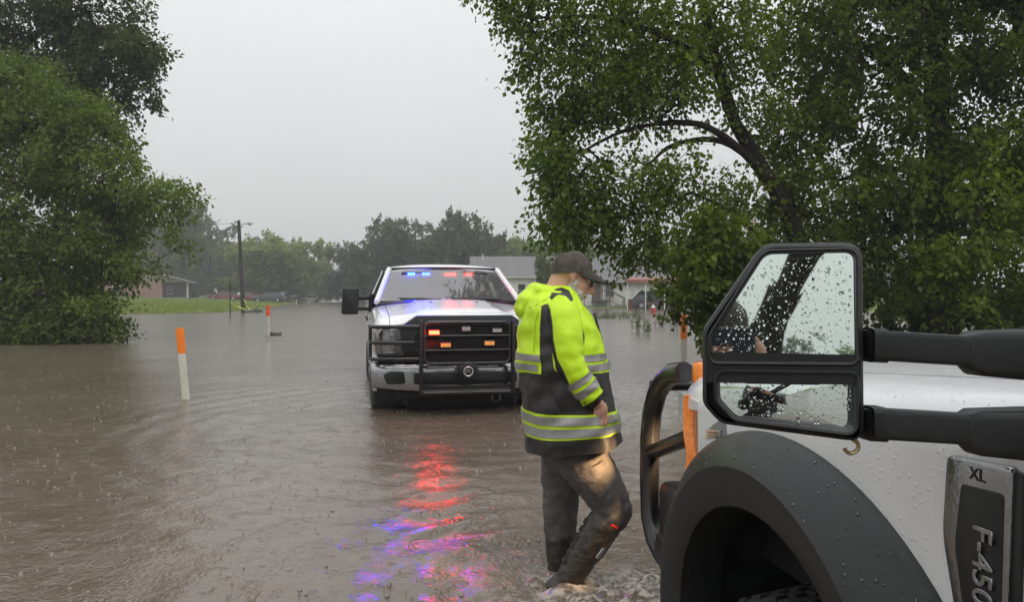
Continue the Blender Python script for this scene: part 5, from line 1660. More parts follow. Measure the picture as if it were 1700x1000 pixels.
# ---- the nearer truck: only its front left side reaches into the picture
FT = empty('pickup_truck', (1.5638, 3.3564, -.2306), radians(189.94))
tag(FT, 'near white pickup with black fender flare and big tow mirror at the right', 'pickup truck')
truck_body(FT, M['white_paint'], hw=.985, arch=(.99, .46, .60, .54), wheel_z=.29, R=.415, steer=radians(16), door_y=1.84, cab=.52)
FTM = Matrix.Translation(FT.location) @ Matrix.Rotation(FT.rotation_euler.z, 4, 'Z')
FTI = FTM.inverted()
def lw(u, v, D): return FTI @ at(u, v, D)
# fender flare: wide wrinkle-finish plastic
def flare(s):
    mb = MB(); rings = []
    N = 44
    cy, cz = .99, .52
    ring_def = ((.982, .85, .662), (1.012, .835, .654), (1.035, .79, .634), (1.075, .72, .600), (1.098, .66, .572), (1.104, .645, .564), (1.102, .625, .553), (1.085, .54, .46), (1.075, .525, .445), (1.03, .52, .44), (.93, .52, .44))
    for k in range(N + 1):
        a = radians(-14) + radians(208) * k / N
        pts = []
        for (x, ra, rb) in ring_def:
            y = cy - ra * cos(a); z = cz + rb * sin(a)
            if sin(a) < 0: y = cy - ra * (1 if cos(a) > 0 else -1) * abs(cos(a)) ** .4
            pts.append((s * x, y, z))
        rings.append(pts)
    mb.loft(rings, closed=False)
    mb.loft([rings[0], [(p[0], p[1] + .0, p[2] - .02) for p in rings[0]]], closed=False)
    return mb
for s in (-1, 1):
    fo = flare(s).build('fender_flare', M['flare_plastic'], FT, 32)
    # plastic bumper end and splash flap ahead of the wheel
    bb = MB()
    bb.prism(rounded([(.02, .62), (.34, .60), (.42, .545), (.44, .50), (.40, .49), (.30, .50), (.08, .47), (-.02, .52)], .02), s * .80, s * 1.0, 'yz', .012)
    bb.prism(rounded([(.33, .60), (.44, .60), (.445, .505), (.40, .49), (.34, .52)], .015), s * .55, s * 1.02, 'yz', .008)
    bb.build('bumper_end', M['black_plastic'], FT)
# beads of rain lying on the flare
def drops_on(name, parent, mat, pts, rs, r0, r1, flat=.45):
    """pts: list of (point, normal)"""
    V = []; Fc = []
    bm = bmesh.new(); bmesh.ops.create_icosphere(bm, subdivisions=1, radius=1.0)
    bv = np.array([v.co[:] for v in bm.verts]); bf = np.array([[v.index for v in f.verts] for f in bm.faces]); bm.free()
    for i, (p, n) in enumerate(pts):
        r = r0 + (r1 - r0) * rs.rand() ** 3
        q = Vector(n).to_track_quat('Z', 'Y').to_matrix()
        A = np.array(q) @ np.diag([r * (.8 + .4 * rs.rand()), r * (.9 + .7 * rs.rand()), r * flat])
        V.append(bv @ A.T + np.array(p)); Fc.append(bf + i * len(bv))
    V = np.concatenate(V); Fc = np.concatenate(Fc)
    me = np_mesh(name, V, Fc.ravel(), np.full(len(Fc), 3))
    return tag(make_obj(name, me, mat, parent, 180), kind='stuff')
M['drop'] = pm('rain_bead', (0.9, 0.92, 0.92), 0.02, 0, trans=1.0, ior=1.33)
M['drop_dark'] = pm('rain_bead_on_black', (0.05, 0.05, 0.05), 0.03, 0, spec=0.9)
rs = np.random.RandomState(5)
fl = [o for o in FT.children if o.name.startswith('fender_flare')][-1]
pl_ = [(p.center.copy(), p.normal.copy(), p.area, [fl.data.vertices[i].co.copy() for i in p.vertices]) for p in fl.data.polygons]
pl_ = [q for q in pl_ if q[1].x > .15 and q[1].z > .1 and 1.03 > q[0].x - .07]
ar = np.array([q[2] for q in pl_]); ar /= ar.sum()
pts = []
for k in range(420):
    q = pl_[rs.choice(len(pl_), p=ar)]; vs = q[3]; a, b_ = rs.rand(2)
    p = vs[0] * (1 - a) * (1 - b_) + vs[1] * a * (1 - b_) + vs[2] * a * b_ + vs[3] * (1 - a) * b_
    pts.append((p, q[1]))
drops_on('rain_beads', fl, M['drop_dark'], pts, rs, .0012, .0055, .5)

# headlamp, amber side marker, turn lens
for s in (-1, 1):
    hl = MB()
    hl.loft([[(s * x, y, z) for x, y, z in ((.60, .03, .93), (.84, .06, .94), (.945, .24, .97), (.978, .40, 1.02), (.985, .62, 1.09))],
             [(s * x, y, z) for x, y, z in ((.60, .02, 1.06), (.85, .05, 1.07), (.952, .24, 1.08), (.984, .42, 1.10), (.988, .64, 1.12))],
             [(s * x, y, z) for x, y, z in ((.60, .04, 1.20), (.84, .08, 1.20), (.945, .24, 1.20), (.978, .40, 1.20), (.986, .63, 1.17))]], closed=False)
    ho = hl.build('headlight', M['lens'], FT, 30)
    MB().loft([[(s * .58, .22, .90), (s * .90, .30, .92), (s * .96, .62, 1.0)], [(s * .58, .22, 1.21), (s * .90, .30, 1.21), (s * .96, .62, 1.20)]], closed=False).build('lamp_housing', M['dark'], ho)
    for z in (1.13, 1.0):
        MB().loft([[(s * (.74 + .09 * a), .20 - d, z + .05 * b) for a, b in ((-1, -1), (1, -1), (1, 1), (-1, 1))] for d in (0, .08)], cap1=False).build('reflector', M['reflector'], ho, 20)
    for k in range(3):
        MB().tube([(s * .95, .34, 1.06 + k * .018), (s * .985, .48, 1.085 + k * .012), (s * .99, .60, 1.115 + k * .006)], .004, 5).build('lens_rib', M['chrome'], ho)
    am = MB(); am.loft([[(s * (.955 + .03 * (k == 1)), yy + o_, zz) for k, o_ in ((0, -.03), (1, .0), (2, .045))] for yy, zz in ((.285, .78), (.285, .90), (.30, .99), (.27, 1.06), (.265, 1.17), (.275, 1.205))], closed=False)
    am.loft([[(s * .93, yy + o_, zz) for o_ in (-.02, .03)] for yy, zz in ((.285, .78), (.275, 1.205))], closed=False)
    am.build('side_marker', M['amber_lit'], ho, 60)
    MB().box((s * .905, .24, 1.285), (.05, .07, .085), bev=.015, seg=2).build('turn_signal', M['amber_lit'], ho)
    MB().ball((s * .925, .24, 1.215), (.015, .02, .02)).build('lamp_bulb', M['dark_chrome'], ho)
# the lit low beam: real lamp inside the near headlight
sp = bpy.data.lights.new('headlight_beam', 'SPOT'); sp.energy = 105; sp.color = (1.0, .62, .30); sp.spot_size = radians(44); sp.spot_blend = .8; sp.shadow_soft_size = .04
so = bpy.data.objects.new('headlight_beam', sp); col.objects.link(so); so.parent = FT
so.location = (.80, -.02, 1.10); so.rotation_euler = Vector((.33, -.425, -.44)).to_track_quat('-Z', 'Y').to_euler()
# grille, bumper, brush guard
MB().prism(rounded([(-.62, .86), (.62, .86), (.66, 1.22), (.58, 1.30), (-.58, 1.30), (-.66, 1.22)], .03), .02, .12, 'xz', .01).build('grille', M['chrome'], FT)
MB().prism(rounded([(-.98, .50), (.98, .50), (.98, .82), (-.98, .82)], .04), -.02, .20, 'xz', .03).build('bumper', M['black_plastic'], FT)
g2 = MB()
for s in (-1, 1):
    path = [(.80, .02, 1.285), (.92, .12, 1.275), (.93, .02, 1.262), (.925, -.08, 1.225), (.92, -.18, 1.16), (.92, -.245, 1.06), (.92, -.27, .95), (.92, -.275, .75), (.92, -.26, .60), (.92, -.20, .515), (.92, -.10, .475), (.90, .04, .47)]
    g2.tube([(s * x, y, z) for x, y, z in path[1:]], .043, 14)
    g2.tube([(s * .92, -.27, .88), (s * .92, .24, 1.05)], .034, 10)
    g2.prism([(s * .44, .46), (s * .50, .46), (s * .50, 1.30), (s * .44, 1.30)], -.30, -.19, 'xz', .01)
    for z in (1.18, .92, .62):
        g2.tube([(s * .48, -.25, z), (s * .80, -.26, z), (s * .92, -.255, z)], .025, 8)
for z in (1.26, 1.05, .80, .55):
    g2.tube([(-.46, -.25, z), (.46, -.25, z)], .027, 10)
g2.build('brush_guard', M['black_steel'], FT, 45)

# fender badge: chrome surround, black field, lettering
bx = .988
bdg = MB()
outer = rounded([(1.652, 1.262), (1.815, 1.272), (1.80, .90), (1.70, .86), (1.64, 1.10)], [.02, .012, .02, .03, .2], 5)
bdg.prism(outer, bx - .01, bx + .012, 'yz', .005)
bo = bdg.build('fender_badge', M['dark_chrome'], FT, 40)
fld = rounded([(1.695, 1.215), (1.80, 1.220), (1.79, .91), (1.72, .885), (1.678, 1.09)], [.012, .01, .02, .03, .15], 5)
MB().prism(fld, bx + .004, bx + .0145, 'yz', .002).build('badge_field', M['black_plastic'], bo)
MB().prism([(1.800, 1.268), (1.832, 1.262), (1.822, .90), (1.796, .905)], bx - .006, bx + .004, 'yz', .002).build('badge_edge', M['black_plastic'], bo)
def text_on_side(body, size, y, z, rot, mat, name, parent, depth=.003):
    me = text_mesh(body, size, depth)
    o = make_obj(name, me, mat, parent, 0)
    # text plane onto the truck's flank (normal +x)
    base = Matrix(((0, 0, 1, 0), (1, 0, 0, 0), (0, 1, 0, 0), (0, 0, 0, 1)))
    o.matrix_local = Matrix.Translation((bx + .016, y, z)) @ base @ Matrix.Rotation(rot, 4, 'Z')
    return o
text_on_side('F-450', .066, 1.754, 1.075, radians(-90), M['dark_chrome'], 'badge_lettering', bo, .004)
text_on_side('XL', .034, 1.735, 1.240, 0, M['black_plastic'], 'badge_lettering', bo, .001)
bpy.data.objects[bo.children[-1].name].location.x = bx + .0125

# ---- tow mirror
def md(u): return 1.52 + (1300 - u) * .00031
def mp(u, v, back=0.0):
    """point on the mirror's face plane; back: metres behind it"""
    p = lw(u, v, md(u)); return p + MN * back
a_, b_, c_ = lw(1200, 500, md(1200)), lw(1420, 500, md(1420)), lw(1300, 650, md(1300))
MN = (b_ - a_).cross(c_ - a_).normalized()
if MN.dot(lw(1300, 560, 1.0) - a_) > 0: MN = -MN          # points away from the viewer
def ring_px(poly, rad): return rounded(poly, rad, 5)
outl = ring_px([(1166, 548), (1266, 404), (1433, 402), (1437, 738), (1196, 706), (1166, 672)], [40, 45, 32, 26, 40, 30])
def shrink(poly, d):
    c = Vector((sum(p[0] for p in poly) / len(poly), sum(p[1] for p in poly) / len(poly)))
    out = []
    n = len(poly)
    for i in range(n):
        p = Vector(poly[i]); t = (Vector(poly[(i + 1) % n]) - Vector(poly[i - 1])); t.normalize()
        nn = Vector((t.y, -t.x))
        if nn.dot(c - p) < 0: nn = -nn
        out.append(tuple(p + nn * d))
    return out
mb = MB()
lay = [(2, .016), (0, .010), (0, .0)] 
rings = [[mp(u, v, .0) for u, v in shrink(outl, 7)], [mp(u, v, .004) for u, v in shrink(outl, 2)], [mp(u, v, .014) for u, v in outl], [mp(u, v, .05) for u, v in shrink(outl, -1)], [mp(u, v, .085) for u, v in shrink(outl, 10)], [mp(u, v, .11) for u, v in shrink(outl, 36)], [mp(u, v, .125) for u, v in shrink(outl, 70)]]
mb.loft(rings, True, False, True)
hs = mb.build('tow_mirror', M['black_plastic'], FT, 50)
up_o = ring_px([(1183, 560), (1271, 422), (1418, 419), (1420, 600), (1183, 598)], [24, 26, 14, 10, 10])
lo_o = ring_px([(1192, 622), (1420, 625), (1419, 718), (1222, 693), (1194, 664)], [14, 10, 14, 26, 20])
# bezel between the two panes and round them
bz = MB()
def bezel(inner, d):
    n = len(inner)
    bz.loft([[mp(u, v, .0) for u, v in shrink(inner, -9)], [mp(u, v, -.004) for u, v in shrink(inner, -6)], [mp(u, v, -.002) for u, v in shrink(inner, -2)], [mp(u, v, .024) for u, v in inner]], True, False, False)
bezel(up_o, 0); bezel(lo_o, 0)
bz.add([mp(u, v, .002) for u, v in ((1172, 585), (1430, 590), (1430, 640), (1172, 636))], [(0, 1, 2, 3)])
fill = shrink(outl, 6)
bz.add([mp(u, v, .045) for u, v in fill], [tuple(range(len(fill)))])
bz.build('mirror_bezel', M['black_plastic'], hs, 40)
M['mirror'] = pm('mirror_glass', (0.79, 0.88, 0.84), 0.015, 1.0)
TILT = .020
def pane(poly, name, tilt, curve=0.0):
    cu = sum(p[0] for p in poly) / len(poly); cv = sum(p[1] for p in poly) / len(poly)
    def pt(u, v):
        dv = (v - cv) / F * 1.5; du = (u - cu) / F * 1.5
        return mp(u, v, .010 - dv * tilt + curve * (du * du + dv * dv))
    m_ = MB(); N = 9; rr = []
    for k in range(N):
        q = 1 - k / N
        rr.append([pt(cu + (u - cu) * q, cv + (v - cv) * q) for u, v in poly])
    m_.loft(rr, True, False, True)
    return m_.build(name, M['mirror'], hs, 180), pt
g1, pt1 = pane(up_o, 'mirror_glass', .045)
g2_, pt2 = pane(lo_o, 'spotter_glass', .03, .6)
# beads of rain on both panes, thicker low down
rs = np.random.RandomState(9)
def inside(poly, u, v):
    c = False; n = len(poly)
    for i in range(n):
        x1, y1 = poly[i]; x2, y2 = poly[(i + 1) % n]
        if (y1 > v) != (y2 > v) and u < x1 + (v - y1) * (x2 - x1) / (y2 - y1): c = not c
    return c
for (g, pf, poly, n) in ((g1, pt1, up_o, 900), (g2_, pt2, lo_o, 420)):
    pts = []
    while len(pts) < n:
        u = 1180 + 245 * rs.rand(); v = 415 + 310 * rs.rand()
        if inside(shrink(poly, 4), u, v): pts.append((pf(u, v), -MN))
    drops_on('rain_beads', g, M['drop'], pts, rs, .0007, .0034, .45)
# telescoping arms
def arm_sec(u, v, D, hh, dd):
    c = lw(u, v, D); up = Vector((0, 0, 1)); fw = Vector((0, 1, 0))
    pts = rounded([(-dd, -hh), (dd, -hh), (dd, hh), (-dd, hh)], min(hh, dd) * .45, 3)
    return [c + fw * a + up * b for a, b in pts]
for (vL, vR, hb, nm) in ((573, 583, .029, 'upper'), (703, 713, .0295, 'lower')):
    a = MB()
    a.loft([arm_sec(1426, vL - 1, 1.525, hb, .024), arm_sec(1445, vL, 1.51, hb, .024), arm_sec(1610, vR, 1.385, hb * .93, .022)])
    ao = a.build('mirror_arm', M['black_plastic'], hs, 40)
    # collar at the mirror and the fatter sleeve towards the door
    MB().loft([arm_sec(1438, vL, 1.512, hb * 1.12, .028), arm_sec(1462, vL + 1, 1.50, hb * 1.12, .028)]).build('arm_collar', M['black_plastic'], ao)
    sl = MB()
    dn = 6 if nm == 'upper' else 8
    sl.loft([arm_sec(1602, vR + 1, 1.388, hb * .98, .024), arm_sec(1618, vR + dn * .6, 1.381, hb * 1.35, .032), arm_sec(1700, vR + dn, 1.345, hb * 1.50, .036), arm_sec(1850, vR + dn + 4, 1.29, hb * 1.6, .045), arm_sec(1990, vR + dn + 6, 1.25, hb * 1.6, .05)])
    sl.build('arm_sleeve', M['black_plastic'], ao, 40)
# brass hook under the mirror
hk = MB(); hp = lw(1414, 742, 1.50)
R_ = (lw(1424, 742, 1.50) - hp).normalized()
hk.tube([hp + R_ * (.0135 * cos(a)) + Vector((0, 0, .0135 * sin(a))) for a in [radians(200 + 250 * k / 14) for k in range(15)]], [.0042] * 14 + [.003], 8)
hk.build('hook', pm('tarnished_brass', (.42, .33, .16), .35, .8), hs)
# sail patch: the mirror's foot on the door
MB().box((.975, 2.02, 1.44), (.06, .22, .34), bev=.02).build('mirror_foot', M['black_plastic'], FT)
# ------------------------------------------------------------------ the wading man
YP = 3.73
PR = empty('person', ((950 - 850) / F * YP, YP, -.20))
tag(PR, 'man in yellow and black rain jacket, cap and boots wading past the trucks, looking down', 'person')
def pp(u, v, dy=0.0):
    return at(u, v, YP + dy) - Vector(PR.location)
def upx(p):
    """back to picture coordinates, used to cut the colour panels of the jacket"""
    w = Vector(p) + Vector(PR.location)
    return 850 + F * w.x / w.y, 490 - F * (w.z - CAMZ) / w.y
M['skin'] = pm('skin', (0.50, 0.27, 0.19), 0.5, 0, 0.12, 30, 0.15, 200, color2=(0.58, 0.32, 0.23))
M['beard'] = pm('grey_beard', (0.40, 0.36, 0.33), 0.9, 0, 0.3, 60, 1.0, 120, color2=(0.62, 0.58, 0.54))
M['cap'] = pm('brown_grey_cap', (0.085, 0.072, 0.058), 0.9, 0, 0.25, 40, 0.5, 300)
M['cap_dark'] = pm('cap_brim', (0.055, 0.047, 0.038), 0.85, 0, 0.2, 40, 0.4, 300)
M['trousers'] = pm('charcoal_trousers', (0.092, 0.082, 0.078), 0.85, 0, 0.25, 12, 0.5, 40)
M['boot'] = pm('camouflage_boot', (0.016, 0.013, 0.011), 0.4, 0, 0, 22, 0.5, 60, color2=(0.040, 0.031, 0.022), detail=2)
M['boot_sole'] = pm('boot_sole', (0.02, 0.018, 0.016), 0.7)
M['hivis'] = pm('high_visibility_yellow', (0.58, 0.86, 0.012), 0.55, 0, 0.06, 5, 0.2, 240)
M['jacket_black'] = pm('jacket_black', (0.022, 0.019, 0.019), 0.55, 0, 0.2, 8, 0.2, 240)
M['hivis_seam'] = pm('seam_yellow', (0.36, 0.56, 0.01), 0.7)
M['tape_silver'] = pm('reflective_tape', (0.34, 0.33, 0.32), 0.42, 0.35, 0.12, 30, 0.15, 300)
M['red_tab'] = pm('red_tab', (0.55, 0.03, 0.015), 0.5)
# jacket cloth: yellow or black, cut along the seams stored on the garment
jm, jnt, jb = new_mat('jacket_cloth')
ja = jnt.nodes.new('ShaderNodeAttribute'); ja.attribute_name = 'black'
jr = jnt.nodes.new('ShaderNodeValToRGB')
jr.color_ramp.elements[0].position = .495; jr.color_ramp.elements[0].color = (0.58, 0.86, 0.012, 1)
jr.color_ramp.elements[1].position = .505; jr.color_ramp.elements[1].color = (0.022, 0.019, 0.019, 1)
jnt.links.new(ja.outputs['Fac'], jr.inputs[0])
jn = jnt.nodes.new('ShaderNodeTexNoise'); jn.inputs['Scale'].default_value = 6.0; jn.inputs['Detail'].default_value = 6
jtc = jnt.nodes.new('ShaderNodeTexCoord'); jnt.links.new(jtc.outputs['Object'], jn.inputs['Vector'])
jmx = jnt.nodes.new('ShaderNodeMixRGB'); jmx.blend_type = 'MULTIPLY'; jmx.inputs['Fac'].default_value = .35
jnt.links.new(jr.outputs[0], jmx.inputs['Color1'])
jg = jnt.nodes.new('ShaderNodeMapRange'); jg.inputs['To Min'].default_value = .65; jg.inputs['To Max'].default_value = 1.25
jnt.links.new(jn.outputs['Fac'], jg.inputs['Value']); jnt.links.new(jg.outputs[0], jmx.inputs['Color2'])
jnt.links.new(jmx.outputs[0], jb.inputs['Base Color'])
jb.inputs['Roughness'].default_value = .5
jn2 = jnt.nodes.new('ShaderNodeTexNoise'); jn2.inputs['Scale'].default_value = 260; jnt.links.new(jtc.outputs['Object'], jn2.inputs['Vector'])
jbp = jnt.nodes.new('ShaderNodeBump'); jbp.inputs['Strength'].default_value = .2; jbp.inputs['Distance'].default_value = .002
jmp = jnt.nodes.new('ShaderNodeMapping'); jmp.inputs['Scale'].default_value = (1.0, .6, .55); jmp.inputs['Rotation'].default_value = (.3, .5, 0)
jnt.links.new(jtc.outputs['Object'], jmp.inputs['Vector'])
jn3 = jnt.nodes.new('ShaderNodeTexNoise'); jn3.inputs['Scale'].default_value = 11; jn3.inputs['Detail'].default_value = 3; jn3.inputs['Distortion'].default_value = .35
jnt.links.new(jmp.outputs[0], jn3.inputs['Vector'])
jb2 = jnt.nodes.new('ShaderNodeBump'); jb2.inputs['Strength'].default_value = .55; jb2.inputs['Distance'].default_value = .018
jnt.links.new(jn3.outputs['Fac'], jb2.inputs['Height']); jnt.links.new(jb2.outputs[0], jbp.inputs['Normal'])
jnt.links.new(jn2.outputs['Fac'], jbp.inputs['Height']); jnt.links.new(jbp.outputs[0], jb.inputs['Normal'])
M['jacket'] = jm

# --- body: one continuous surface from head to feet
HP = radians(25)
HC = pp(949, 457, .0)
HY = radians(6)
HR = Matrix.Rotation(HY, 4, 'Z') @ Matrix.Rotation(HP, 4, 'Y')
HM = Matrix.Translation(HC) @ HR
def hh_(x, y, z): return HM @ Vector((x, y, z))
bd = MB()
def hb(c, r, rot=None): bd.ball(hh_(*c), r, sub=3, M=(HR.to_3x3() @ rot if rot else HR.to_3x3()))
hb((-.016, 0, .012), (.088, .072, .086))
hb((.035, 0, -.030), (.070, .063, .085))
hb((.050, 0, -.090), (.054, .052, .042))
hb((.086, 0, -.112), (.022, .026, .020))
hb((.072, 0, .028), (.032, .055, .020))           # brow
bd.capsule(hh_(.098, 0, .008), hh_(.122, 0, -.030), .011, .016)   # nose
hb((.108, .014, -.040), (.012, .011, .010)); hb((.108, -.014, -.040), (.012, .011, .010))
hb((.092, 0, -.066), (.020, .026, .010)); hb((.090, 0, -.078), (.019, .024, .010))   # lips
for s in (-1, 1):
    hb((.058, s * .040, -.025), (.028, .020, .024))  # cheek
    hb((-.006, s * .073, .006), (.020, .009, .032), Matrix.Rotation(radians(12), 3, 'Y'))
    hb((.002, s * .073, -.020), (.010, .008, .012))
bd.capsule(hh_(-.030, 0, -.03), pp(922, 498), .060, .068, 16)
# torso and limbs inside the clothes
bd.capsule(pp(925, 515), pp(935, 620), .13, .12, 16); bd.capsule(pp(935, 620), pp(945, 735), .12, .13, 16)
ARM_R = [pp(936, 513, -.19), pp(948, 602, -.262), pp(986, 666, -.25)]
ARM_L = [pp(932, 513, .19), pp(962, 610, .24), pp(985, 650, .15)]
LEG_R = [pp(952, 742, -.09), pp(1020, 842, -.11), pp(945, 962, -.10)]
LEG_L = [pp(936, 742, .09), pp(931, 845, .10), pp(931, 968, .10)]
for A_, r in ((ARM_R, (.05, .042, .029)), (ARM_L, (.05, .042, .029)), (LEG_R, (.08, .055, .04)), (LEG_L, (.08, .055, .04))):
    bd.capsule(A_[0], A_[1], r[0], r[1]); bd.capsule(A_[1], A_[2], r[1], r[2])
for s in (-1, 1): bd.capsule(pp(927, 515, 0), pp(929, 514, s * .19), .07, .055)
# feet
bd.capsule(pp(938, 972, -.10), pp(985, 1004, -.10), .04, .032); bd.capsule(pp(928, 985, .10), pp(985, 992, .10), .04, .032)
# right hand: palm, four bent fingers, thumb
hd = -.25
bd.capsule(pp(987, 664, hd), pp(993, 672, hd), .027, .027)
bd.ball(pp(997, 682, hd), (.034, .020, .042), sub=3, M=Matrix.Rotation(radians(8), 3, 'Y'))
fing = [((984, 689), (979, 699), (976, 705), (981, 708), .0092, -.012), ((992, 694), (987, 704), (984, 711), (988, 714), .0095, -.016), ((1001, 697), (998, 707), (994, 714), (996, 718), .0093, -.014), ((1009, 694), (1007, 703), (1003, 710), (1003, 714), .0080, -.006)]
for k0, k1, k2, k3, r, off in fing:
    P_ = [pp(*k0, hd + off * .3), pp(*k1, hd + off), pp(*k2, hd + off * .4), pp(*k3, hd + off * .4 + .018)]
    bd.capsule(pp(997, 680, hd), P_[0], r * 1.1, r * 1.12)
    for i in range(3): bd.capsule(P_[i], P_[i + 1], r * (1.0 - .08 * i), r * (.95 - .08 * i), 10)
T_ = [pp(986, 674, hd + .008), pp(979, 684, hd + .016), pp(977, 694, hd + .016), pp(980, 700, hd + .022)]
for i in range(3): bd.capsule(T_[i], T_[i + 1], .0115 - .001 * i, .0105 - .001 * i, 10)
# left hand, closed in the pocket
bd.ball(pp(990, 656, .13), (.04, .03, .045), sub=3)
me = remeshed(bd, .0042, 3)
body = make_obj('body', me, M['skin'], PR, 180)
# beard, eyes, glasses
br = MB()
for c, r in (((.080, 0, -.110), (.038, .050, .038)), ((.092, 0, -.062), (.019, .032, .012)), ((.046, .040, -.080), (.042, .027, .040)), ((.046, -.040, -.080), (.042, .027, .040)), ((.018, .056, -.050), (.022, .019, .040)), ((.018, -.056, -.050), (.022, .019, .040)), ((.060, 0, -.110), (.050, .054, .036))):
    br.ball(hh_(*c), r, sub=3, M=HR.to_3x3())
bme = remeshed(br, .0042, 2)
for v in bme.vertices:
    v.co += v.normal * (.004 * noise.noise(v.co * 90) + .003 * noise.noise(v.co * 220))
make_obj('beard', bme, M['beard'], body, 180)
for s in (-1, 1):
    ey = MB(); ey.ball(hh_(.078, s * .032, .006), .0125, sub=2); eo = ey.build('eye', pm('eye_white', (.7, .68, .65), .2), body)
    MB().ball(hh_(.0875, s * .032, .004), (.0045, .0065, .0065), sub=2).build('iris', M['dark'], eo)
gl = MB()
for s in (-1, 1):
    gl.tube([hh_(-.005, s * .083, .016), hh_(.05, s * .080, .012), hh_(.098, s * .066, .010)], .0036, 6)
    gl.tube([hh_(.103 - .010 * abs(sin(a)) * 0, s * (.036 + .026 * cos(a)), .004 + .019 * sin(a)) for a in [2 * pi * k / 16 for k in range(16)]], .0026, 6, closed=True)
gl.tube([hh_(.104, -.010, .008), hh_(.110, 0, .010), hh_(.104, .010, .008)], .0025, 6)
glo = gl.build('glasses', M['black_plastic'], PR, 60)
for s in (-1, 1):
    MB().add([hh_(.103, s * .036, .004)] + [hh_(.103, s * (.036 + .025 * cos(a)), .004 + .018 * sin(a)) for a in [2 * pi * k / 16 for k in range(16)]], [(0, k + 1, (k + 1) % 16 + 1) for k in range(16)]).build('lens', M['lens'], glo)
# --- cap
CP = Matrix.Translation(pp(951, 449, 0)) @ Matrix.Rotation(HY, 4, 'Z') @ Matrix.Rotation(radians(3), 4, 'Y')
cp = MB(); rings = []
for j in range(13):
    t = j / 12.0
    z = -.012 + .104 * t; q = max(0.0, 1 - t ** 2.6) ** .5
    q = max(q, .02)
    ring = []
    for k in range(40):
        a = 2 * pi * k / 40
        fx = .100 * cos(a) * q - .006 - .004 * t; fy = .084 * sin(a) * q
        bmp = 1 + .012 * sin(3 * a + 1) * (1 - t)
        zz = z + (.010 * cos(a) if t < .4 else .004 * cos(a))
        ring.append(CP @ Vector((fx * bmp, fy * bmp, zz)))
    rings.append(ring)
cp.loft(rings, True, False, True)
capo = cp.build('cap', M['cap'], PR, 60)
sm = MB()
for k in range(6):
    a = 2 * pi * k / 6 + .52
    pts = []
    for j in range(2, 12):
        t = j / 12.0; q = max(0.0, 1 - t ** 2.6) ** .5
        pts.append(CP @ Vector((.1008 * cos(a) * q - .006 - .004 * t, .0848 * sin(a) * q, -.012 + .104 * t + .004 * cos(a) + .0005)))
    sm.tube(pts, .0018, 5)
sm.build('seam', M['cap_dark'], capo)
MB().ball(CP @ Vector((-.010, 0, .0925)), (.008, .008, .004)).build('button', M['cap_dark'], capo)
bm_ = MB(); up_r = []; lo_r = []
for j in range(7):
    t = j / 6.0; row = []; row2 = []
    for k in range(21):
        s = -1 + k / 10.0
        a = s * radians(68)
        x0_, y0_ = .093 * cos(a) - .004, .080 * sin(a)
        ext = .092 * (1 - abs(s) ** 2.4)
        x = x0_ + ext * t; z = .002 - .060 * t * (1 - abs(s) ** 2.4) - .020 * s * s * (.4 + t) * 1.0
        row.append(CP @ Vector((x, y0_ * (1 + .02 * t), z + .002))); row2.append(CP @ Vector((x, y0_ * (1 + .02 * t), z - .003)))
    up_r.append(row); lo_r.append(row2)
bm_.loft(up_r, closed=False); bm_.loft(lo_r, closed=False); bm_.loft([up_r[-1], lo_r[-1]], closed=False)
bm_.build('brim', M['cap_dark'], capo, 60)
MB().box(pp(1007, 468, -.01), (.016, .03, .020), bev=.005, rot=(0, radians(35), 0)).build('clip_light', M['black_plastic'], capo)

# --- jacket
TS = [  # v, left u, right u, half width
 (474, 904, 945, .085), (484, 884, 955, .16), (497, 873, 962, .215), (515, 866, 973, .245), (545, 861, 992, .262), (590, 858, 1002, .272), (620, 860, 1007, .275), (660, 865, 1013, .278), (700, 871, 1021, .285), (738, 874, 1028, .292), (752, 874, 1030, .294)]
tv = np.array([t[0] for t in TS], float)
def tint_(v):
    return [float(np.interp(v, tv, [t[i] for t in TS])) for i in (1, 2, 3)]
NA = 72
def torso_ring(v, off=0.0, wr=1.0):
    l, r, b_ = tint_(v)
    out = []
    cu = (l + r) / 2; hu = (r - l) / 2
    for k in range(NA):
        a = 2 * pi * k / NA
        ca, sa = cos(a), sin(a)
        e = 2.0 / 2.5
        ex = abs(ca) ** e * (1 if ca >= 0 else -1); ey = abs(sa) ** e * (1 if sa >= 0 else -1)
        slope = (v - 690) / 62.0 if v > 690 else 0
        vv = v + slope * (-8.0 * ex) + slope * 2
        vv = 490 + (vv - 490) / 1.068
        p = pp(cu, vv, 0)
        p = Vector((pp(cu + hu * ex, vv, 0).x, b_ * ey, p.z))
        n = Vector((ex / (hu * .00287), ey / b_, 0)).normalized()
        # folds of heavy cloth
        w = .013 * noise.noise(Vector((a * 1.6, v * .017, 3.1))) + .011 * noise.noise(Vector((a * 3.0 + v * .02, v * .045, 7.7))) + .006 * noise.noise(Vector((a * 9 - v * .03, v * .03, 1.3)))
        w += (.010 * sin(a * 6 + 1.5) * max(0, (v - 700) / 55.0))
        out.append(p + n * (w * wr + off))
    return out
def in_poly(poly, u, v): return float(seg_dist(np.array([[u, v]]), poly)[0])
PANEL = [(899, 508), (909, 503), (917, 520), (914, 560), (918, 600), (924, 640), (886, 640), (896, 590), (896, 545)]
SHOULD = [(912, 494), (918, 481), (932, 477), (945, 482), (952, 497), (949, 503), (940, 492), (926, 489), (915, 499)]
UNDER = [(870, 506), (913, 512), (917, 535), (919, 565), (925, 596), (936, 617), (946, 640), (930, 668), (870, 660)]
FRONT = [(957, 515), (962, 520), (971, 560), (969, 582), (962, 580), (962, 550)]
mb = MB(); rows = []; vs_ = list(np.linspace(474, 752, 74))
for v in vs_: rows.append(torso_ring(v))
mb.loft(rows, True, True, False)
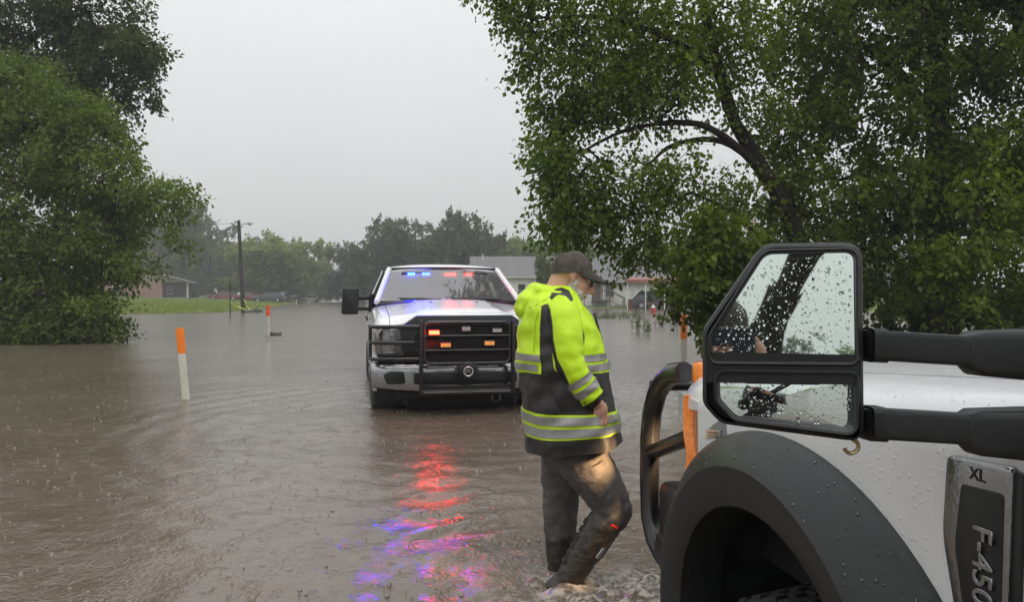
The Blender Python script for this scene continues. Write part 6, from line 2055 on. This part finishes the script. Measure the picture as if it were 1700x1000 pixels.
mb.loft([rows[-1], [p * 1.0 + Vector((0, 0, .004)) - Vector((p.x * .03, p.y * .03, 0)) for p in rows[-1]]], True, False, False)
jk = mb.build('jacket', M['jacket'], PR, 180)
vals = []
for v in jk.data.vertices:
    u_, v_ = upx(v.co)
    # panels mirror on the far side of the body
    if v.co.y > 0:
        w_ = Vector((v.co.x, -v.co.y, v.co.z)); u_, v_ = upx(w_)
    d = max(v_ - 619.0, in_poly(PANEL, u_, v_), in_poly(SHOULD, u_, v_))
    if abs(v.co.y) > .05: d = max(d, in_poly(FRONT, u_, v_))
    vals.append(.5 + max(-1, min(1, d / 40.0)) * .5)
jk.data.attributes.new('black', 'FLOAT', 'POINT').data.foreach_set('value', vals)
def band(parent, v0, v1, off, mat, name, gap=None):
    b_ = MB(); n = 9
    R0 = [torso_ring(v0 + (v1 - v0) * k / (n - 1), off) for k in range(n)]
    R0 = [torso_ring(v0, off - .003)] + R0 + [torso_ring(v1, off - .003)]
    if gap is not None:                       # the tape stops at the black side panels: one piece in front, one behind
        ks = [k for k in range(-NA // 2, NA // 2)] if gap == 0 else [k for k in range(0, NA)]
        def free(k):
            p = R0[2][k % NA]; u_ = upx(Vector((p.x, -abs(p.y), p.z)))[0]
            return (u_ >= 948 if gap == 0 else u_ <= 897)
        ks = [k for k in ks if free(k)]
        b_.loft([[r[k % NA] for k in ks] for r in R0], closed=False)
    else:
        b_.loft(R0, True, False, False)
    return b_.build(name, mat, parent, 60)
for (a, b_, gp) in ((586, 621, 0), (586, 621, 1), (688, 727, None)):
    t_ = band(jk, a, b_, .003, M['hivis'], 'trim_band', gp)
    m_ = (a + b_) / 2
    band(t_, a + 3.5, m_ - 2.5, .0075, M['tape_silver'], 'reflective_stripe', gp)
    band(t_, m_ + 2.5, b_ - 3.5, .0075, M['tape_silver'], 'reflective_stripe', gp)
MB().tube([pp(u, v, -.02) + Vector((.004, 0, 0)) for u, v in ((985, 520), (996, 560), (1004, 600), (1012, 650), (1020, 700), (1024, 728))], .006, 6).build('zip', M['jacket_black'], jk)
for dy in (-1,):
    pk_ = MB(); pk_.tube([Vector((p.x, p.y - .003, p.z)) for p in (pp(906, 640, -.27), pp(915, 652, -.275), pp(928, 668, -.28), pp(938, 684, -.285))], .004, 6); pk_.build('pocket_flap', M['jacket_black'], jk)
# collar
cl = MB(); rr = []
for j in range(8):
    t = j / 7.0; ring = []
    for k in range(40):
        a = 2 * pi * k / 40
        cu = 926 + 8 * t; cv = 500 - 20 * t
        ru = (40 - 8 * t) * (1.0 + .12 * max(0, cos(a))); 
        fwd = cos(a)
        u_ = cu + ru * fwd; v_ = cv + (46 if fwd > 0 else 8) * fwd + 2 * noise.noise(Vector((a * 2, t * 2, 0)))
        p = pp(u_, v_, 0); ring.append(Vector((p.x, sin(a) * (.105 - .012 * t), p.z)))
    rr.append(ring)
cl.loft(rr, True, False, False)
cl.loft([[Vector((p.x, p.y, p.z)) for p in rr[-1]], [p + (pp(944, 478) - p) * .12 for p in rr[-1]], [p + (pp(944, 486) - p) * .14 + Vector((0, 0, -.03)) for p in rr[-1]]], True, False, False)
co = cl.build('collar', M['jacket'], jk, 60)
co.data.attributes.new('black', 'FLOAT', 'POINT').data.foreach_set('value', [.5 + max(-1, min(1, (upx(v.co)[0] - 962) / 30)) * .5 for v in co.data.vertices])
# hood lying on the back
hd_ = MB()
hd_.ball(pp(882, 500, 0), (.080, .150, .064), sub=3, M=Matrix.Rotation(radians(-28), 3, 'Y'))
hd_.ball(pp(871, 514, 0), (.048, .125, .058), sub=3, M=Matrix.Rotation(radians(-50), 3, 'Y'))
hd_.tube([pp(946, 499, -.130), pp(926, 493, -.150), pp(903, 489, -.125), pp(890, 486, -.05), pp(888, 485, 0), pp(890, 486, .05), pp(903, 489, .125), pp(926, 493, .150), pp(946, 499, .130)], [.018, .030, .042, .046, .046, .046, .042, .030, .018], 14)
hme = remeshed(hd_, .0075, 22)
for v in hme.vertices:
    v.co += v.normal * (.007 * noise.noise(Vector((v.co.x * 9, v.co.y * 14, v.co.z * 26))) + .006 * noise.noise(v.co * 24))
hoo = make_obj('hood', hme, M['jacket'], jk, 180)
hoo.data.attributes.new('black', 'FLOAT', 'POINT').data.foreach_set('value', [0.0] * len(hme.vertices))
for pts in ([(868, 505), (880, 512), (893, 507), (905, 498), (915, 490)], [(897, 508), (892, 530), (889, 560), (888, 586)], [(862, 545), (878, 552), (896, 555)]):
    MB().tube([(lambda r: Vector((r.x, min(r.y, -.02), r.z)))(min((q_ for q_ in torso_ring(v) if q_.y < .02), key=lambda q_: abs(upx(q_)[0] - u))) + Vector((0, -.002, 0)) for u, v in pts], .0022, 5).build('seam', M['hivis_seam'], jk)
# sleeves
def cat(pts, t):
    n = len(pts) - 1; x = t * n; i = min(int(x), n - 1); f = x - i
    P0 = pts[max(i - 1, 0)]; P1 = pts[i]; P2 = pts[i + 1]; P3 = pts[min(i + 2, n)]
    return 0.5 * ((2 * P1) + (P2 - P0) * f + (2 * P0 - 5 * P1 + 4 * P2 - P3) * f * f + (3 * P1 - P0 - 3 * P2 + P3) * f ** 3)
def sleeve(path, radii, side):
    def ring(t, off=0.0):
        c = cat(path, t); d = (cat(path, min(1, t + .02)) - cat(path, max(0, t - .02))).normalized()
        x = Vector((0, 1, 0)); x = (x - d * x.dot(d)).normalized(); y = d.cross(x)
        r = float(np.interp(t, np.linspace(0, 1, len(radii)), radii))
        out = []
        for k in range(36):
            a = 2 * pi * k / 36
            w = .008 * noise.noise(Vector((a * 1.4, t * 7, side * 5.0))) + .006 * noise.noise(Vector((a * 1.2 + t * 9, t * 17, 2.0))) * (0.4 + t)
            w -= .006 * abs(sin(t * 26 + cos(a))) * exp(-((t - .58) / .14) ** 2)
            out.append(c + (x * cos(a) + y * sin(a)) * (r + w + off))
        return out
    m_ = MB(); m_.loft([ring(t) for t in np.linspace(0, 1, 48)], True, True, True)
    so_ = m_.build('sleeve', M['jacket'], jk, 180)
    vals = []
    for v in so_.data.vertices:
        u_, v_ = upx(v.co if side < 0 else Vector((v.co.x, -v.co.y, v.co.z)))
        d = max(in_poly(SHOULD, u_, v_), in_poly(UNDER, u_, v_)) if side < 0 else -30
        vals.append(.5 + max(-1, min(1, d / 40.0)) * .5)
    so_.data.attributes.new('black', 'FLOAT', 'POINT').data.foreach_set('value', vals)
    for (t0, t1) in ((.765, .825), (.855, .915)):
        b2 = MB(); b2.loft([ring(t0, .001)] + [ring(t, .004) for t in np.linspace(t0, t1, 5)] + [ring(t1, .001)], True, False, False)
        b2.build('reflective_stripe', M['tape_silver'], so_, 60)
    return so_, ring
so_r, ring_r = sleeve([pp(930, 503, -.160), pp(936, 528, -.215), pp(941, 565, -.250), pp(946, 602, -.268), pp(962, 632, -.265), pp(983, 661, -.255)], [.072, .078, .074, .068, .062, .058], -1)
sleeve([pp(930, 506, .165), pp(938, 540, .22), pp(952, 580, .245), pp(964, 612, .24), pp(975, 632, .20), pp(986, 650, .16)], [.078, .084, .080, .073, .066, .06], 1)
# inner cuff
cu_ = MB(); c0 = pp(978, 657, -.256); c1 = pp(990, 670, -.252)
cu_.tube([c0, c0.lerp(c1, .6), c1], [.055, .046, .038], 20); cu_.build('cuff', M['jacket_black'], so_r, 60)
# two-way radio on the chest, its aerial standing up
ra = MB(); ra.box(pp(1008, 650, -.06), (.035, .06, .12), bev=.008, seg=2, rot=(0, radians(-8), 0)); rao = ra.build('radio', M['black_plastic'], PR)
tag(rao, 'black hand radio clipped to the jacket front')
MB().tube([pp(1009, 632, -.06), pp(1010, 606, -.06)], [.007, .005], 8).build('aerial', M['black_plastic'], rao)

# --- trousers
tp = MB()
tp.capsule(pp(946, 716), pp(947, 745), .155, .150, 20)
for dy in (-.07, .07): tp.capsule(pp(940, 735, dy), pp(952, 752, dy), .115, .105, 18)
def limb(mb, pts, rad, n=20):
    for i in range(len(pts) - 1): mb.capsule(pts[i], pts[i + 1], rad[i], rad[i + 1], n)
limb(tp, [pp(957, 745, -.09), pp(985, 790, -.105), pp(1012, 832, -.11), pp(1018, 850, -.11), pp(1008, 866, -.11)], [.125, .112, .096, .092, .080])
limb(tp, [pp(936, 745, .09), pp(932, 800, .10), pp(930, 850, .10), pp(930, 888, .10)], [.115, .098, .085, .077])
tme = remeshed(tp, .009, 5)
for v in tme.vertices:
    c = v.co
    v.co += v.normal * (.008 * noise.noise(Vector((c.x * 16 + c.z * 10, c.y * 12, c.z * 9))) + .005 * noise.noise(Vector((c.x * 30 - c.z * 22, c.y * 20, c.z * 26))))
tro = make_obj('trousers', tme, M['trousers'], PR, 180)
pkt = MB(); pkt.tube([pp(984, 775, -.215), pp(992, 772, -.212), pp(1000, 766, -.20)], .003, 5); pkt.build('pocket', M['jacket_black'], tro)
# --- boots
def boot(path, radii, heel, toe, dy, name='boot'):
    b_ = MB(); limb(b_, path, radii, 18)
    b_.capsule(heel, path[-1], .048, .056); b_.capsule(path[-1], toe, .058, .044); b_.capsule(heel, toe, .046, .042)
    me_ = remeshed(b_, .008, 3)
    for v in me_.vertices:
        v.co += v.normal * (.004 * noise.noise(v.co * 22) + .003 * noise.noise(v.co * 55))
    bo_ = make_obj(name, me_, M['boot'], PR, 180)
    return bo_
b1 = boot([pp(1003, 872, -.11), pp(985, 900, -.11), pp(962, 935, -.105), pp(943, 965, -.10)], [.082, .078, .068, .060], pp(922, 978, -.10), pp(985, 1012, -.10), -.1)
b2 = boot([pp(931, 892, .10), pp(931, 925, .10), pp(932, 960, .10)], [.079, .070, .060], pp(920, 985, .10), pp(985, 990, .10), .1)
rb = MB()
for k in range(6):
    s = .12 + k * .13
    a = pp(1003, 872, -.11).lerp(pp(943, 965, -.10), s)
    n_ = Vector((-.80, 0, .52)); rb.box(a + n_ * (.083 - .02 * s), (.012, .06, .03), bev=.004, rot=(0, radians(33), 0))
rb.build('shin_rib', M['boot_sole'], b1)
rt = MB(); rt.box(pp(1020, 873, -.17), (.045, .03, .030), bev=.006, rot=(0, radians(30), .3)); rt.build('pull_tab', M['red_tab'], b1)
MB().box(pp(997, 920, -.175), (.016, .02, .06), bev=.004, rot=(0, radians(35), 0)).build('strap_buckle', M['dark_chrome'], b1)

# ------------------------------------------------------------------ the photographer, met only in the wing mirror
PH = empty('person', (-.15, -.42, -.23))
tag(PH, 'person in dark raincoat and cap reflected in the wing mirror', 'person')
hm2 = MB()
def q(x, y, z): return Vector((x, y, z))
hm2.ball(q(0, 0, 1.60), (.078, .098, .115), sub=3); hm2.ball(q(0, .05, 1.55), (.06, .06, .075), sub=3); hm2.capsule(q(0, .095, 1.60), q(0, .115, 1.575), .011, .016)
for s in (-1, 1): hm2.ball(q(s * .08, 0, 1.59), (.012, .022, .034), sub=2)
hm2.capsule(q(0, -.02, 1.35), q(0, 0, 1.55), .06, .055)
for s, hx in ((-1, .06), (1, .20)):
    hm2.capsule(q(s * .18, -.02, 1.36), q(s * .26 + .03, .10, 1.15), .055, .045); hm2.capsule(q(s * .26 + .03, .10, 1.15), q(hx, .31, 1.48), .045, .03)
    hm2.ball(q(hx, .33, 1.52), (.03, .022, .045), sub=2)
    for k in range(4): hm2.capsule(q(hx, .345, 1.50 + .022 * k), q(hx + (.04 if hx < .1 else -.04), .362, 1.515 + .022 * k), .009, .008, 8)
    hm2.capsule(q(hx, .34, 1.49), q(hx + (.03 if hx < .1 else -.03), .35, 1.47), .010, .009, 8)
hm2.capsule(q(0, -.02, 1.30), q(0, -.02, .95), .15, .15, 16)
for s in (-1, 1): hm2.capsule(q(s * .09, -.02, .92), q(s * .10, -.02, .08), .085, .05); hm2.capsule(q(s * .10, -.02, .05), q(s * .10, .14, .04), .045, .038)
pb = make_obj('body', remeshed(hm2, .006, 3), M['skin'], PH, 180)
ct = MB(); ct.capsule(q(0, -.02, 1.30), q(0, -.02, .75), .185, .22, 20)
for s, hx in ((-1, .06), (1, .20)):
    ct.capsule(q(s * .02, -.02, 1.36), q(s * .18, -.02, 1.36), .10, .085); ct.capsule(q(s * .18, -.02, 1.36), q(s * .26 + .03, .10, 1.15), .085, .07); ct.capsule(q(s * .26 + .03, .10, 1.15), q(hx, .27, 1.43), .07, .05)
make_obj('raincoat', remeshed(ct, .012, 4), M['jacket_black'], PH, 180)
tr2 = MB()
for s in (-1, 1): tr2.capsule(q(s * .09, -.02, .85), q(s * .10, -.02, .10), .11, .075, 16)
make_obj('trousers', remeshed(tr2, .012, 3), M['trousers'], PH, 180)
cp2 = MB()
cp2.lathe([(.092, 1.605), (.094, 1.64), (.085, 1.69), (.055, 1.73), (.001, 1.742)], 28, Matrix.Diagonal((.92, 1.12, 1, 1)))
c2o = cp2.build('cap', M['cap_dark'], PH, 60)
bb2 = MB()
for dz in (0, -.005): bb2.loft([[(.075 * cos(a) , .09 * sin(a) + t * .07 * sin(a), 1.615 + dz - .02 * t) for a in [radians(20 + 140 * k / 12) for k in range(13)]] for t in (0, .5, 1)], closed=False)
bb2.build('brim', M['cap_dark'], c2o, 60)
MB().box(q(.13, .385, 1.555), (.15, .009, .075), bev=.004).build('phone', M['black_plastic'], PH)
# ------------------------------------------------------------------ rain-laden air
hz = MB(); hz.box((0, 140, 13.5), (796, 520, 31.0))
hm = bpy.data.materials.new('rain_haze'); hm.use_nodes = True
hn = hm.node_tree
for n in list(hn.nodes): hn.nodes.remove(n)
ho_ = hn.nodes.new('ShaderNodeOutputMaterial'); hv = hn.nodes.new('ShaderNodeVolumePrincipled')
hv.inputs['Color'].default_value = (0.90, 0.92, 0.93, 1)
hv.inputs['Density'].default_value = 0.0014
hv.inputs['Anisotropy'].default_value = 0.0
hn.links.new(hv.outputs[0], ho_.inputs['Volume'])
hzo = hz.build('haze', hm, None, 0)
tag(hzo, kind='stuff')
hzo['label'] = 'grey rain haze filling the air down the street'
